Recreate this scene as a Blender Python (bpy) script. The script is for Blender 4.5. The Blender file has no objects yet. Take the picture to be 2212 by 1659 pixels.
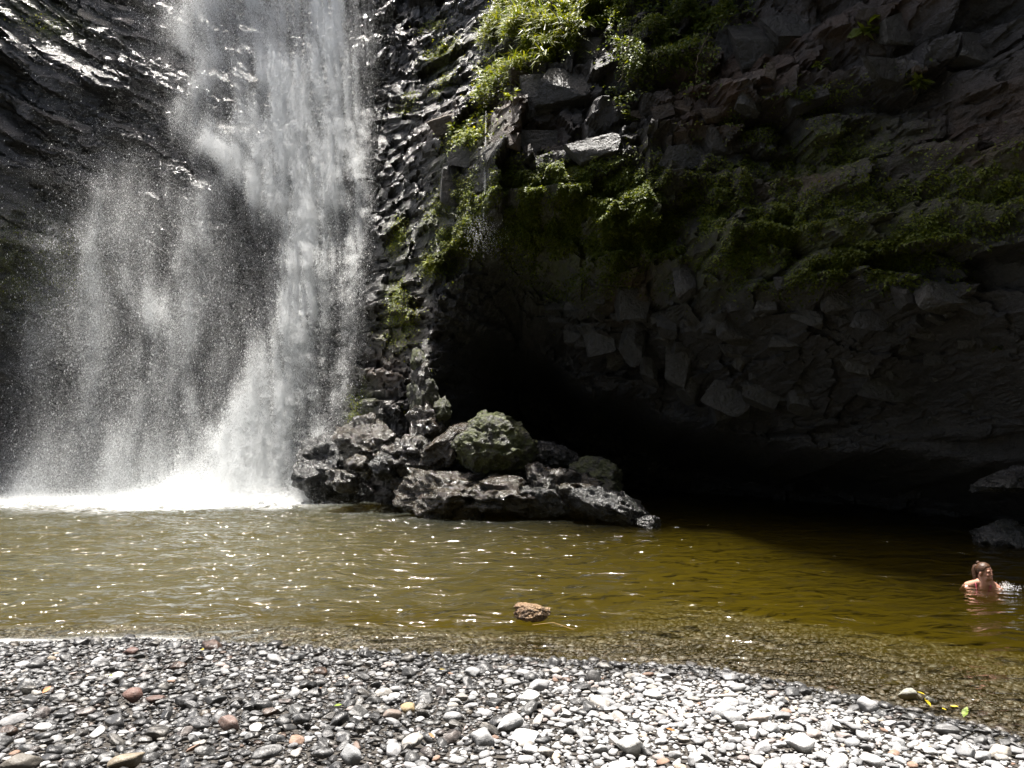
import bpy, bmesh, math, random
import numpy as np
from mathutils import Vector, Matrix

rng = np.random.default_rng(7)
random.seed(7)
SC = bpy.context.scene
COL = SC.collection
R = math.radians

# ------------------------------------------------------------------ camera, sky, sun, exposure
CAM_H = 1.9
FPX = 1671.0                      # focal length in units of a 2212-wide frame
PITCH = math.atan(97.5 / FPX)
cam = bpy.data.cameras.new('camera'); cam.sensor_width = 36.0
cam.lens = 36.0 * FPX / 2212.0
cam.clip_start = 0.05; cam.clip_end = 500
co = bpy.data.objects.new('camera', cam); COL.objects.link(co)
co.location = (0, 0, CAM_H); co.rotation_euler = (math.pi / 2 + PITCH, 0, 0)
SC.camera = co

SUN = Vector((-0.12, 0.13, 1.0)).normalized()
w = bpy.data.worlds.new('World'); SC.world = w; w.use_nodes = True
nt = w.node_tree
sky = nt.nodes.new('ShaderNodeTexSky'); sky.sky_type = 'NISHITA'; sky.sun_disc = False
sky.sun_elevation = math.asin(SUN.z); sky.sun_rotation = math.atan2(SUN.x, SUN.y)
sky.air_density = 1.0; sky.dust_density = 6.0; sky.ozone_density = 0.3
nt.nodes['Background'].inputs['Strength'].default_value = 0.085
nt.links.new(sky.outputs[0], nt.nodes['Background'].inputs[0])
sl = bpy.data.lights.new('sun', 'SUN'); sl.energy = 5.0; sl.angle = R(0.53); sl.color = (1.0, 0.96, 0.90)
so = bpy.data.objects.new('sun', sl); COL.objects.link(so)
so.rotation_euler = SUN.to_track_quat('Z', 'Y').to_euler()
vs = SC.view_settings
vs.view_transform = 'Standard'; vs.look = 'None'; vs.gamma = 1.0; vs.exposure = 1.35; vs.use_curve_mapping = False
cy = SC.cycles
cy.max_bounces = 10; cy.diffuse_bounces = 7; cy.glossy_bounces = 3; cy.transmission_bounces = 8
cy.transparent_max_bounces = 8; cy.volume_bounces = 1
cy.sample_clamp_indirect = 3.0; cy.caustics_reflective = False; cy.caustics_refractive = False
cy.use_denoising = True

def ray(vx, vy):
    u = (vx - 1106.0) / FPX; v = (829.5 - vy) / FPX
    return Vector((u, math.cos(PITCH) - v * math.sin(PITCH), math.sin(PITCH) + v * math.cos(PITCH)))
def at(vx, vy, Y):
    d = ray(vx, vy); t = Y / d.y
    return Vector((d.x * t, Y, CAM_H + d.z * t))

# ------------------------------------------------------------------ numpy noise
def h3(a, b, c, seed):
    n = (a.astype(np.int64) * 374761393 + b.astype(np.int64) * 668265263 + c.astype(np.int64) * 2147483647 + seed * 1274126177) & 0xFFFFFFFF
    n = ((n ^ (n >> 13)) * 1274126177) & 0xFFFFFFFF
    n = ((n ^ (n >> 16)) * 2246822519) & 0xFFFFFFFF
    n = n ^ (n >> 15)
    return (n & 0xFFFFFF) / float(0xFFFFFF)
def vnoise(x, y, z, seed=0):
    x = np.asarray(x, float); y = np.asarray(y, float) + 0 * x; z = np.asarray(z, float) + 0 * x
    xi, yi, zi = np.floor(x), np.floor(y), np.floor(z)
    fx, fy, fz = x - xi, y - yi, z - zi
    fx, fy, fz = [f * f * (3 - 2 * f) for f in (fx, fy, fz)]
    r = 0
    for dx in (0, 1):
        for dy in (0, 1):
            for dz in (0, 1):
                wgt = (fx if dx else 1 - fx) * (fy if dy else 1 - fy) * (fz if dz else 1 - fz)
                r = r + wgt * h3(xi + dx, yi + dy, zi + dz, seed)
    return r
def fbm(x, y, z, seed=0, octv=4):
    s, a, t = 0, 1.0, 0
    for i in range(octv):
        s = s + a * vnoise(x, y, z, seed + i); t += a; a *= 0.5
        x, y, z = x * 2.03 + 3.1, y * 2.03 + 1.7, z * 2.03 + 5.3
    return s / t
def voro(u, v, seed):
    ui, vi = np.floor(u), np.floor(v)
    f1 = np.full(u.shape, 9.0); f2 = f1.copy()
    best = [np.zeros(u.shape) for _ in range(5)]
    for dx in (-1, 0, 1):
        for dy in (-1, 0, 1):
            cu, cv = ui + dx, vi + dy
            pu = cu + 0.1 + 0.8 * h3(cu, cv, cu * 0, seed); pv = cv + 0.1 + 0.8 * h3(cu, cv, cu * 0 + 1, seed)
            d = 0.45 * np.hypot(u - pu, v - pv) + 0.55 * np.maximum(np.abs(u - pu), np.abs(v - pv))
            m = d < f1
            f2 = np.where(m, f1, np.minimum(f2, d)); f1 = np.where(m, d, f1)
            for k, val in enumerate((u - pu, v - pv, h3(cu, cv, cu * 0 + 2, seed), h3(cu, cv, cu * 0 + 3, seed), h3(cu, cv, cu * 0 + 4, seed))):
                best[k] = np.where(m, val, best[k])
    return f1, f2, best
def sstep(a, b, x):
    t = np.clip((x - a) / (b - a), 0, 1)
    return t * t * (3 - 2 * t)

# ------------------------------------------------------------------ mesh helpers
def mesh_np(name, V, F, attrs=None, smooth=False):
    V = np.ascontiguousarray(V, np.float32); F = np.ascontiguousarray(F, np.int32)
    me = bpy.data.meshes.new(name)
    me.vertices.add(len(V)); me.vertices.foreach_set('co', V.ravel())
    if len(F):
        k = F.shape[1]
        me.loops.add(F.size); me.loops.foreach_set('vertex_index', F.ravel())
        me.polygons.add(len(F)); me.polygons.foreach_set('loop_start', np.arange(0, F.size, k, dtype=np.int32))
        me.polygons.foreach_set('use_smooth', np.full(len(F), smooth))
    for an, arr in (attrs or {}).items():
        arr = np.asarray(arr, np.float32)
        if arr.ndim == 1:
            a = me.attributes.new(an, 'FLOAT', 'POINT'); a.data.foreach_set('value', arr)
        else:
            a = me.attributes.new(an, 'FLOAT_COLOR', 'POINT'); a.data.foreach_set('color', np.ascontiguousarray(arr).ravel())
    me.update(calc_edges=True)
    return me
def obj(name, me, mat=None, parent=None, **props):
    o = bpy.data.objects.new(name, me); COL.objects.link(o)
    if mat is not None and me is not None and not me.materials: me.materials.append(mat)
    if parent is not None: o.parent = parent
    for k, v in props.items(): o[k] = v
    return o
def empty(name, loc=(0, 0, 0), **props):
    o = bpy.data.objects.new(name, None); COL.objects.link(o); o.location = loc; o.empty_display_size = 0.1
    for k, v in props.items(): o[k] = v
    return o
def grid_faces(nx, ny):
    i = np.arange(nx * ny).reshape(ny, nx)
    return np.stack([i[:-1, :-1].ravel(), i[:-1, 1:].ravel(), i[1:, 1:].ravel(), i[1:, :-1].ravel()], 1)
def rand_rot(n, tilt=math.pi, r=rng):
    """n random rotation matrices: a full spin about z then a tilt up to the given angle."""
    a = r.uniform(0, 2 * np.pi, n); b = r.normal(0, tilt, n); c = r.uniform(0, 2 * np.pi, n)
    def rz(t):
        m = np.zeros((n, 3, 3)); m[:, 0, 0] = m[:, 1, 1] = np.cos(t); m[:, 0, 1] = -np.sin(t); m[:, 1, 0] = np.sin(t); m[:, 2, 2] = 1; return m
    def rx(t):
        m = np.zeros((n, 3, 3)); m[:, 1, 1] = m[:, 2, 2] = np.cos(t); m[:, 1, 2] = -np.sin(t); m[:, 2, 1] = np.sin(t); m[:, 0, 0] = 1; return m
    return rz(c) @ rx(b) @ rz(a)
def scatter(tv, tf, M, P):
    """copies of one small template (tv, tf) with matrices M (n,3,3) and positions P (n,3) as one vertex and one face array"""
    n, k = len(P), len(tv)
    V = np.einsum('nij,kj->nki', M, tv) + P[:, None, :]
    F = tf[None] + (np.arange(n) * k)[:, None, None]
    return V.reshape(-1, 3), F.reshape(-1, tf.shape[1])
def tube(pts, rad, seg=6):
    pts = [Vector(p) for p in pts]; V, F = [], []
    for i, p in enumerate(pts):
        t = (pts[min(i + 1, len(pts) - 1)] - pts[max(i - 1, 0)]).normalized()
        a = t.cross(Vector((0.3, 1, 0.2))).normalized(); b = t.cross(a)
        r = rad[i] if hasattr(rad, '__len__') else rad
        for k in range(seg):
            th = 2 * math.pi * k / seg
            V.append(p + (a * math.cos(th) + b * math.sin(th)) * r)
    for i in range(len(pts) - 1):
        for k in range(seg):
            F.append((i * seg + k, i * seg + (k + 1) % seg, (i + 1) * seg + (k + 1) % seg, (i + 1) * seg + k))
    return np.array([tuple(v) for v in V]), np.array(F)

# ------------------------------------------------------------------ material helpers
class Mat:
    def __init__(s, name):
        s.m = bpy.data.materials.new(name); s.m.use_nodes = True; s.t = s.m.node_tree
        s.t.nodes.clear(); s.out = s.t.nodes.new('ShaderNodeOutputMaterial')
    def n(s, kind, **kw):
        nd = s.t.nodes.new('ShaderNode' + kind)
        for k, v in kw.items():
            if hasattr(nd, k): setattr(nd, k, v)
            else: s.put(nd.inputs[k.replace('_', ' ')], v)
        return nd
    def put(s, sock, v):
        if isinstance(v, bpy.types.NodeSocket): s.t.links.new(v, sock)
        elif isinstance(v, (tuple, list)) and len(v) == 3 and sock.type == 'RGBA': sock.default_value = (*v, 1)
        else: sock.default_value = v
    def noise(s, scale, detail=4, rough=0.55, vec=None, dist=0.0):
        nd = s.n('TexNoise'); nd.inputs['Scale'].default_value = scale; nd.inputs['Detail'].default_value = detail
        nd.inputs['Roughness'].default_value = rough; nd.inputs['Distortion'].default_value = dist
        if vec is not None: s.put(nd.inputs['Vector'], vec)
        return nd.outputs[0]
    def ramp(s, fac, stops):
        nd = s.n('ValToRGB'); s.put(nd.inputs[0], fac); el = nd.color_ramp.elements
        while len(el) < len(stops): el.new(0.5)
        for e, (p, c) in zip(el, stops):
            e.position = p; e.color = (c, c, c, 1) if not hasattr(c, '__len__') else (*c, 1)
        return nd.outputs[0]
    def mix(s, f, a, b, mode='MIX'):
        nd = s.n('Mix', data_type='RGBA', blend_type=mode); nd.clamp_factor = True
        s.put(nd.inputs[0], f); s.put(nd.inputs[6], a); s.put(nd.inputs[7], b); return nd.outputs[2]
    def math(s, op, a, b=0.0, clamp=False):
        nd = s.n('Math', operation=op); nd.use_clamp = clamp; s.put(nd.inputs[0], a); s.put(nd.inputs[1], b); return nd.outputs[0]
    def attr(s, name):
        return s.n('Attribute', attribute_name=name)
    def pos(s): return s.n('NewGeometry').outputs['Position']
    def scaled(s, vec, sc):
        nd = s.n('VectorMath', operation='MULTIPLY'); s.put(nd.inputs[0], vec); nd.inputs[1].default_value = sc; return nd.outputs[0]
    def bump(s, h, strength, dist, normal=None):
        nd = s.n('Bump'); s.put(nd.inputs['Height'], h); nd.inputs['Strength'].default_value = strength; nd.inputs['Distance'].default_value = dist
        if normal is not None: s.put(nd.inputs['Normal'], normal)
        return nd.outputs[0]
    def bsdf(s, color, rough=0.6, normal=None, **kw):
        nd = s.n('BsdfPrincipled'); s.put(nd.inputs['Base Color'], color); s.put(nd.inputs['Roughness'], rough)
        if normal is not None: s.put(nd.inputs['Normal'], normal)
        for k, v in kw.items(): s.put(nd.inputs[k.replace('_', ' ')], v)
        return nd.outputs[0]
    def done(s, surf): s.t.links.new(surf, s.out.inputs['Surface']); return s.m

def rock_mat(name, base=(0.011, 0.010, 0.009), lite=(0.054, 0.049, 0.044), use_attr=True, wet=0.5, moss=0.3, brown=0.0):
    m = Mat(name); p = m.pos()
    if use_attr:
        wetf = m.attr('wet').outputs['Fac']; mossf = m.attr('moss').outputs['Fac']; rustf = m.attr('rust').outputs['Fac']
    else:
        wetf = m.math('ADD', wet, 0.0); mossf = m.math('ADD', moss, 0.0); rustf = m.math('ADD', brown, 0.0)
    n1 = m.noise(1.1, 5, 0.6, p); n2 = m.noise(7.0, 5, 0.65, p); n3 = m.noise(34.0, 4, 0.6, p)
    c = m.mix(m.ramp(n1, [(0.35, 0.0), (0.7, 1.0)]), base, lite)
    c = m.mix(m.ramp(n2, [(0.42, 0.0), (0.62, 0.75)]), c, tuple(0.35 * x for x in base))
    rc = m.mix(n2, (0.040, 0.019, 0.009), (0.15, 0.078, 0.038))
    c = m.mix(m.math('MULTIPLY', rustf, m.ramp(m.noise(2.3, 4, 0.6, p), [(0.3, 0.25), (0.62, 1.0)])), c, rc)
    c = m.mix(m.math('MULTIPLY', wetf, 0.55), c, m.mix(1.0, c, (0.42, 0.40, 0.38), 'MULTIPLY'))
    mm = m.math('MULTIPLY', mossf, m.ramp(m.noise(5.0, 5, 0.7, p), [(0.38, 0.0), (0.55, 1.0)]))
    mc = m.mix(m.noise(16.0, 3, 0.6, p), (0.014, 0.024, 0.003), (0.13, 0.15, 0.008))
    c = m.mix(mm, c, mc)
    rr = m.n('MapRange'); m.put(rr.inputs[0], m.math('SUBTRACT', wetf, m.math('MULTIPLY', mm, 0.9)))
    rr.inputs[1].default_value = 0; rr.inputs[2].default_value = 1; rr.inputs[3].default_value = 0.8; rr.inputs[4].default_value = 0.32 if use_attr else 0.20
    ro = m.math('ADD', rr.outputs[0], m.math('MULTIPLY', m.math('SUBTRACT', n2, 0.5), 0.3), True)
    nb = m.bump(n3, 0.9, 0.035 if use_attr else 0.05, m.bump(n2, 0.9, 0.16 if use_attr else 0.30))
    if not use_attr:
        c = m.mix(1.0, c, m.ramp(m.n('ObjectInfo').outputs['Random'], [(0.0, 0.55), (1.0, 1.25)]), 'MULTIPLY')
    ct = m.math('MULTIPLY', m.math('SUBTRACT', m.math('MULTIPLY', wetf, 1.7), 0.75, True), m.math('SUBTRACT', 1.0, mm))
    return m.done(m.bsdf(c, ro, nb, Specular_IOR_Level=0.75 if use_attr else 1.0, Coat_Weight=ct if use_attr else m.math('MULTIPLY', ct, 0.4), Coat_Roughness=0.18, Coat_Normal=nb))

def stone_mat(name, source):
    """beach stone; colour in rgb and dampness in alpha, from the mesh attribute or from the object's colour"""
    m = Mat(name)
    if source == 'attr':
        a = m.attr('tint'); col, wet = a.outputs['Color'], a.outputs['Alpha']; p = m.pos()
    else:
        a = m.n('ObjectInfo'); col, wet = a.outputs['Color'], a.outputs['Alpha']; p = m.pos()
    n1 = m.noise(26.0, 5, 0.65, p); n2 = m.noise(110.0, 3, 0.6, p)
    vein = m.ramp(m.noise(14.0, 3, 0.5, p, 1.5), [(0.47, 0.0), (0.5, 1.0), (0.53, 0.0)])
    c = m.mix(0.75, col, m.ramp(n1, [(0.3, 0.62), (0.5, 1.0), (0.75, 1.18)]), 'MULTIPLY')
    c = m.mix(m.ramp(n2, [(0.6, 0.0), (0.72, 0.45)]), c, m.mix(1.0, c, (0.45, 0.45, 0.45), 'MULTIPLY'))
    c = m.mix(m.math('MULTIPLY', vein, 0.22), c, (0.5, 0.5, 0.5))
    dam = m.math('MULTIPLY', wet, m.ramp(m.noise(19.0, 3, 0.6, p), [(0.28, 0.35), (0.5, 1.0)]))
    c = m.mix(dam, c, m.mix(1.0, c, (0.12, 0.12, 0.12), 'MULTIPLY'))
    rr = m.n('MapRange'); m.put(rr.inputs[0], dam); rr.inputs[3].default_value = 0.8; rr.inputs[4].default_value = 0.33
    nb = m.bump(n2, 0.5, 0.004, m.bump(n1, 0.5, 0.015))
    return m.done(m.bsdf(c, rr.outputs[0], nb, Specular_IOR_Level=0.5))

def leaf_mat(name, dark, lite):
    m = Mat(name); g = m.n('NewGeometry')
    f = g.outputs['Random Per Island']
    c = m.mix(f, dark, lite)
    c = m.mix(m.ramp(m.noise(0.9, 3, 0.6, g.outputs['Position']), [(0.35, 0.0), (0.65, 1.0)]), m.mix(1.0, c, (0.72, 0.7, 0.6), 'MULTIPLY'), c)
    pr = m.bsdf(c, 0.45, Specular_IOR_Level=0.4)
    tr = m.n('BsdfTranslucent'); m.put(tr.inputs['Color'], m.mix(1.0, c, (1.5, 1.35, 0.5), 'MULTIPLY'))
    mx = m.n('MixShader'); mx.inputs[0].default_value = 0.42; m.put(mx.inputs[1], pr); m.put(mx.inputs[2], tr.outputs[0])
    return m.done(mx.outputs[0])
def plain(name, c, rough=0.6, bumpy=0.0, scale=20.0, var=0.35, **kw):
    m = Mat(name); p = m.n('TexCoord').outputs['Object']
    n = m.noise(scale, 4, 0.6, p)
    cc = m.mix(m.math('MULTIPLY', n, var * 2), c, tuple(x * 0.35 for x in c))
    return m.done(m.bsdf(cc, rough, m.bump(n, bumpy, 0.02) if bumpy else None, **kw))

MAT_CLIFF = rock_mat('wet_basalt')
MAT_BOULDER = rock_mat('wet_brown_rock', (0.018, 0.009, 0.0045), (0.052, 0.027, 0.0135), False, 1.0, 0.15, 0.3)
MAT_BOULDER_MOSS = rock_mat('mossy_wet_rock', (0.014, 0.013, 0.010), (0.035, 0.032, 0.024), False, 0.85, 0.9, 0.15)
MAT_BOULDER_GREY = rock_mat('wet_grey_rock', (0.010, 0.0105, 0.012), (0.028, 0.029, 0.033), False, 0.9, 0.05, 0.0)
MAT_BLOCK = rock_mat('dry_grey_block', (0.026, 0.025, 0.023), (0.105, 0.100, 0.093), False, 0.55, 0.1, 0.1)
MAT_BLOCK_BROWN = rock_mat('dry_brown_block', (0.06, 0.045, 0.032), (0.18, 0.135, 0.09), False, 0.1, 0.1, 0.7)
MAT_STONES = stone_mat('beach_stones', 'attr')
MAT_STONE = stone_mat('beach_stone', 'object')
MAT_IVY = leaf_mat('creeper_leaf', (0.075, 0.115, 0.014), (0.21, 0.25, 0.034))
MAT_LIME = leaf_mat('sunlit_leaf', (0.09, 0.15, 0.012), (0.30, 0.33, 0.025))
MAT_SHRUB = leaf_mat('shrub_leaf', (0.065, 0.11, 0.016), (0.20, 0.24, 0.035))

# ------------------------------------------------------------------ the cliff: depth y as a function of (x, z)
CP = [  # frame point and distance: the large shape of the rock wall without the cave
 (-700, 1072, 19.0), (-300, 1072, 21.0), (0, 1072, 22.6), (250, 1070, 23.0), (500, 1070, 23.0), (700, 1070, 21.8), (830, 1070, 20.0), (950, 1080, 19.5),
 (-700, 500, 18.5), (-300, 500, 20.5), (0, 500, 22.2), (250, 450, 23.8), (500, 450, 24.2), (700, 430, 24.0), (860, 600, 21.2), (800, 800, 21.0),
 (-700, 0, 18.5), (-300, 0, 20.5), (0, 0, 22.6), (250, 0, 25.6), (500, 0, 27.0), (700, 0, 26.8), (850, 0, 25.6), (850, 250, 23.6), (960, 100, 23.2), (960, 300, 20.6), (900, 400, 21.6),
 (500, -500, 30.5), (0, -500, 23.5), (-500, -500, 20.0), (900, -500, 28.0),
 (1060, 60, 21.2), (1060, 250, 19.0), (1000, 450, 19.0), (1000, 600, 18.8), (940, 760, 19.2), (1050, 800, 18.9),
 (1150, 140, 18.9), (1110, 340, 17.9), (1250, 250, 17.7), (1250, 60, 18.6), (1200, 0, 20.0), (1250, 340, 17.4), (1120, 420, 17.9), (1250, 480, 17.3), (1150, 560, 17.9), (1250, 640, 17.7), (1250, 760, 18.0),
 (1450, 0, 17.6), (1450, 200, 17.1), (1450, 330, 16.5), (1450, 480, 16.2), (1400, 600, 16.8), (1450, 700, 16.8), (1500, 850, 16.8), (1400, 1100, 16.9),
 (1750, 0, 15.4), (1750, 250, 15.0), (1700, 330, 15.0), (1750, 500, 14.6), (1700, 620, 14.8), (1700, 750, 15.0), (1700, 930, 15.4), (1700, 1100, 15.4),
 (2100, 0, 13.3), (2100, 250, 13.0), (2100, 500, 12.8), (2100, 700, 12.8), (2100, 900, 13.2), (2100, 1100, 13.4),
 (2500, 0, 11.2), (2500, 500, 10.8), (2500, 1100, 11.2), (3000, 0, 9.0), (3000, 500, 9.0), (3000, 1100, 9.0),
 (1200, -300, 22.0), (1450, -300, 17.8), (1750, -300, 15.2), (2100, -300, 13.0), (2500, -300, 11.0), (3200, -300, 8.8),
]
cpw = np.array([tuple(at(*c)) for c in CP])
def lin(a, b):
    return np.hypot(a[:, None, 0] - b[None, :, 0], a[:, None, 1] - b[None, :, 1])
_q = cpw[:, [0, 2]]; _n = len(_q)
_A = np.zeros((_n + 3, _n + 3)); _A[:_n, :_n] = -lin(_q, _q) + np.eye(_n) * 0.05
_A[:_n, _n] = 1; _A[:_n, _n + 1:] = _q; _A[_n, :_n] = 1; _A[_n + 1:, :_n] = _q.T
_w = np.linalg.solve(_A, np.concatenate([cpw[:, 1], np.zeros(3)]))
STEP = 0.055
gx = np.arange(-17.5, 14.0, STEP); gz = np.arange(-1.6, 21.5, STEP)
NX, NZ = len(gx), len(gz)
X, Z = np.meshgrid(gx, gz)
def base_depth(x, z):
    q = np.stack([x.ravel(), z.ravel()], 1); r = np.zeros(len(q))
    for i in range(0, len(q), 60000):
        r[i:i + 60000] = -lin(q[i:i + 60000], _q) @ _w[:_n] + _w[_n] + q[i:i + 60000] @ _w[_n + 1:]
    return r.reshape(x.shape)
# coarse solve, then bilinear to the fine grid
cx = np.linspace(gx[0], gx[-1], 150); cz = np.linspace(gz[0], gz[-1], 110)
CB = base_depth(*np.meshgrid(cx, cz))
def bil(ax, az, A, x, z):
    u = np.clip((x - ax[0]) / (ax[1] - ax[0]), 0, len(ax) - 1.001); v = np.clip((z - az[0]) / (az[1] - az[0]), 0, len(az) - 1.001)
    i, j = u.astype(int), v.astype(int); f, g = u - i, v - j
    return (A[j, i] * (1 - f) + A[j, i + 1] * f) * (1 - g) + (A[j + 1, i] * (1 - f) + A[j + 1, i + 1] * f) * g
Fb = bil(cx, cz, CB, X, Z)
# rock structure
wx = X + 0.9 * (fbm(X * 0.5, Z * 0.5, 3.0, 11) - 0.5); wz = Z + 0.9 * (fbm(X * 0.5, Z * 0.5, 9.0, 12) - 0.5)
def blocks(u, v, size, seed, amp, tilt):
    f1, f2, (du, dv, a, b, c) = voro(u / size, v / size, seed)
    h = amp * (a - 0.5) + tilt * size * ((b - 0.5) * du + (c - 0.5) * dv)
    return h - 0.10 * size * (1 - sstep(0.0, 0.10, f2 - f1)) * b
# right-hand cliff: big angular blocks with vertical joints; near the fall: small stepped ledges; far left: slanting ledges
strat = wz / 1.15 + 0.10 * wx + 1.1 * fbm(X * 0.35, Z * 0.5, 1.0, 14, 3)
saw = strat - np.floor(strat); layer = h3(np.floor(strat), np.floor(wx / 2.6 + 3.7 * np.floor(strat)), np.floor(strat) * 0, 15)
big = 0.42 * (saw * (0.4 + layer) - 0.35) * (saw < 0.93) + blocks(wx, wz * 0.9, 1.5, 1, 0.62, 0.9) + blocks(wx + 0.3 * wz, wz * 0.9, 0.62, 2, 0.36, 1.0) + blocks(wx - 0.2 * wz, wz, 0.27, 3, 0.15, 0.9)
big = big + 0.22 * np.abs(fbm(X * 1.4, Z * 1.4, 6.0, 16, 4) - 0.5)
step_ = blocks(wx, wz * 1.5, 1.4, 4, 0.45, 0.5) + blocks(wx, wz * 1.5, 0.55, 5, 0.34, 0.6) + blocks(wx, wz * 1.3, 0.24, 6, 0.16, 0.7)
ca, sa = math.cos(R(-24)), math.sin(R(-24))
ux, uz = wx * ca + wz * sa, -wx * sa + wz * ca
slant = blocks(ux * 0.55, uz * 1.6, 1.3, 7, 0.5, 0.55) + blocks(ux * 0.5, uz * 1.5, 0.55, 8, 0.34, 0.65) + blocks(ux * 0.6, uz * 1.4, 0.26, 9, 0.13, 0.6)
wl = sstep(-6.0, -9.0, X); wr = sstep(-1.6, 0.2, X)
struct = slant * wl + big * wr + step_ * (1 - wl) * (1 - wr)
struct = struct + 0.10 * (fbm(X * 4, Z * 4, 2.0, 21, 4) - 0.5)
# cave under the overhang: roof line in frame points
LIP = [(930, 640, 19.0, 0.0), (1010, 660, 18.8, 1.2), (1100, 690, 18.4, 3.0), (1200, 735, 17.8, 4.2), (1300, 815, 17.4, 4.8), (1450, 870, 16.8, 5.0), (1550, 915, 16.2, 5.2),
       (1700, 945, 15.4, 5.2), (1900, 965, 14.3, 5.0), (2050, 1000, 13.4, 4.6), (2212, 1010, 12.6, 4.5), (2600, 1010, 10.8, 4.0)]
lx = [at(a, b, c).x for a, b, c, d in LIP]; lz = [at(a, b, c).z for a, b, c, d in LIP]; ld = [d for *_, d in LIP]
zl = np.interp(X, lx, lz) + 0.9 * (fbm(X * 0.9, 4.0, 1.0, 31, 4) - 0.5) + 0.25 * struct
dep = np.interp(X, lx, ld)
cave = dep * sstep(0.0, 1.3, zl - Z) + 0.5 * dep * sstep(1.0, 3.5, zl - Z) * 0.3
cave = cave + 2.7 * sstep(3.2, 0.0, Z - zl) * np.clip(dep / 3, 0, 1)           # the face already leans back above the lip
YC = Fb - struct + cave
# unseen lean of the right-hand cliff above the picture, shaped to shade the pool
lean_y = np.interp(X, [1.0, 1.9, 3.2, 4.5, 8, 14], [19.5, 14.6, 12.6, 11.4, 9.2, 7]); lean_t = sstep(12.2, 19.0, Z) * sstep(1.7, 2.3, X)
YC = YC + lean_t * (np.minimum(YC, lean_y - 0.8 * struct) - YC)
# slight overhang of the strata under the creeper ledge
def surf_y(x, z):
    return bil(gx, gz, YC, np.asarray(x, float), np.asarray(z, float))
def on_cliff(vx, vy, it=14):
    """where the ray through a frame point meets the rock"""
    d = ray(vx, vy); ys = np.arange(8.0, 31.0, 0.05)
    xs, zs = d.x / d.y * ys, CAM_H + d.z / d.y * ys
    hit = np.nonzero(surf_y(xs, zs) <= ys)[0]
    y = ys[hit[0]] if len(hit) else 20.0
    return Vector((d.x / d.y * y, y, CAM_H + d.z / d.y * y))

def blob(cx_, cy_, rx, ry):
    """soft mask on the cliff around a frame point (radii in frame units)"""
    c = on_cliff(cx_, cy_); s = c.y / FPX
    return np.exp(-(((X - c.x) / (rx * s)) ** 2 + ((Z - c.z) / (ry * s)) ** 2))
wet_shade_m = np.clip(1.0 - sstep(-1.6, 0.6, X) * 0.48 + 0.25 * (fbm(X * 1.2, Z * 0.8, 5.0, 41) - 0.5), 0, 1)
wet_shade_m = np.maximum(wet_shade_m, 0.62 * sstep(3.2, 1.2, Z - zl) * np.clip(dep, 0, 1))  # rock at the cave darkened: its shade is put in as extra wet
for b in [(1720, 60, 60, 50), (1740, 215, 60, 25), (1640, 215, 40, 25), (1960, 130, 70, 40), (1270, 100, 40, 60), (1250, 300, 80, 30), (1950, 640, 60, 20), (2050, 650, 60, 20), (1580, 720, 60, 15), (1930, 830, 60, 25), (2080, 90, 40, 50), (1330, 320, 60, 25)]:
    wet_shade_m = np.maximum(wet_shade_m, 0.95 * blob(*b))
mossm = np.zeros_like(X)
for b in [(960, 120, 60, 60), (1000, 330, 70, 40), (860, 520, 30, 60), (985, 430, 45, 60), (930, 560, 40, 40), (860, 700, 50, 60), (780, 880, 40, 60), (1020, 520, 60, 40), (70, 580, 120, 110), (120, 50, 60, 50),
          (1800, 330, 120, 60), (2130, 420, 90, 80), (1300, 480, 200, 120), (1700, 520, 250, 90), (940, 470, 40, 60), (850, 640, 30, 40)]:
    mossm = np.maximum(mossm, 0.85 * blob(*b))
rustm = np.zeros_like(X)
for b in [(1640, 130, 160, 110), (1480, 230, 60, 120), (2150, 300, 120, 120), (1900, 20, 120, 50), (1720, 390, 60, 40), (1360, 620, 40, 60), (870, 700, 60, 70), (1080, 250, 70, 70), (950, 270, 60, 40), (1120, 300, 90, 40), (830, 800, 60, 60), (1560, 200, 60, 100)]:
    rustm = np.maximum(rustm, blob(*b))
V = np.stack([X, YC, Z], -1).reshape(-1, 3)
Fc = grid_faces(NX, NZ)
# crest: the top edge runs back as a plateau
top = V.reshape(NZ, NX, 3)[-1].copy(); back = top.copy(); back[:, 1] += 14; back[:, 2] -= 1.0
n0 = len(V); V = np.concatenate([V, back]); ii = np.arange(NX - 1)
Fc = np.concatenate([Fc, np.stack([n0 - NX + ii, n0 - NX + ii + 1, n0 + ii + 1, n0 + ii], 1)])
pad = lambda a: np.concatenate([a.ravel(), a[-1]])
# keep the crest only where rock stands above the frame
CREST = np.interp(gx, [-17.5, -12, -6, -1.0, 0.2, 2.0, 2.6, 4.2, 14], [18, 19.0, 19.5, 15.5, 14.4, 13.6, 19.5, 20.5, 21])
zt = np.repeat(CREST[None], NZ, 0) + 0.8 * (fbm(X * 0.8, 3.0, 7.0, 51) - 0.5)
keepv = (Z <= zt).ravel(); keepf = keepv[Fc[:len(Fc) - NX + 1]].all(1)
Fc = Fc[:len(Fc) - NX + 1][keepf]
me = mesh_np('cliff_face', V[:n0], Fc, {'wet': wet_shade_m.ravel(), 'moss': mossm.ravel(), 'rust': rustm.ravel()})
cliff = obj('cliff_face', me, MAT_CLIFF, kind='structure', label='dark wet basalt cliff with an overhang and a black cave')
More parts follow.
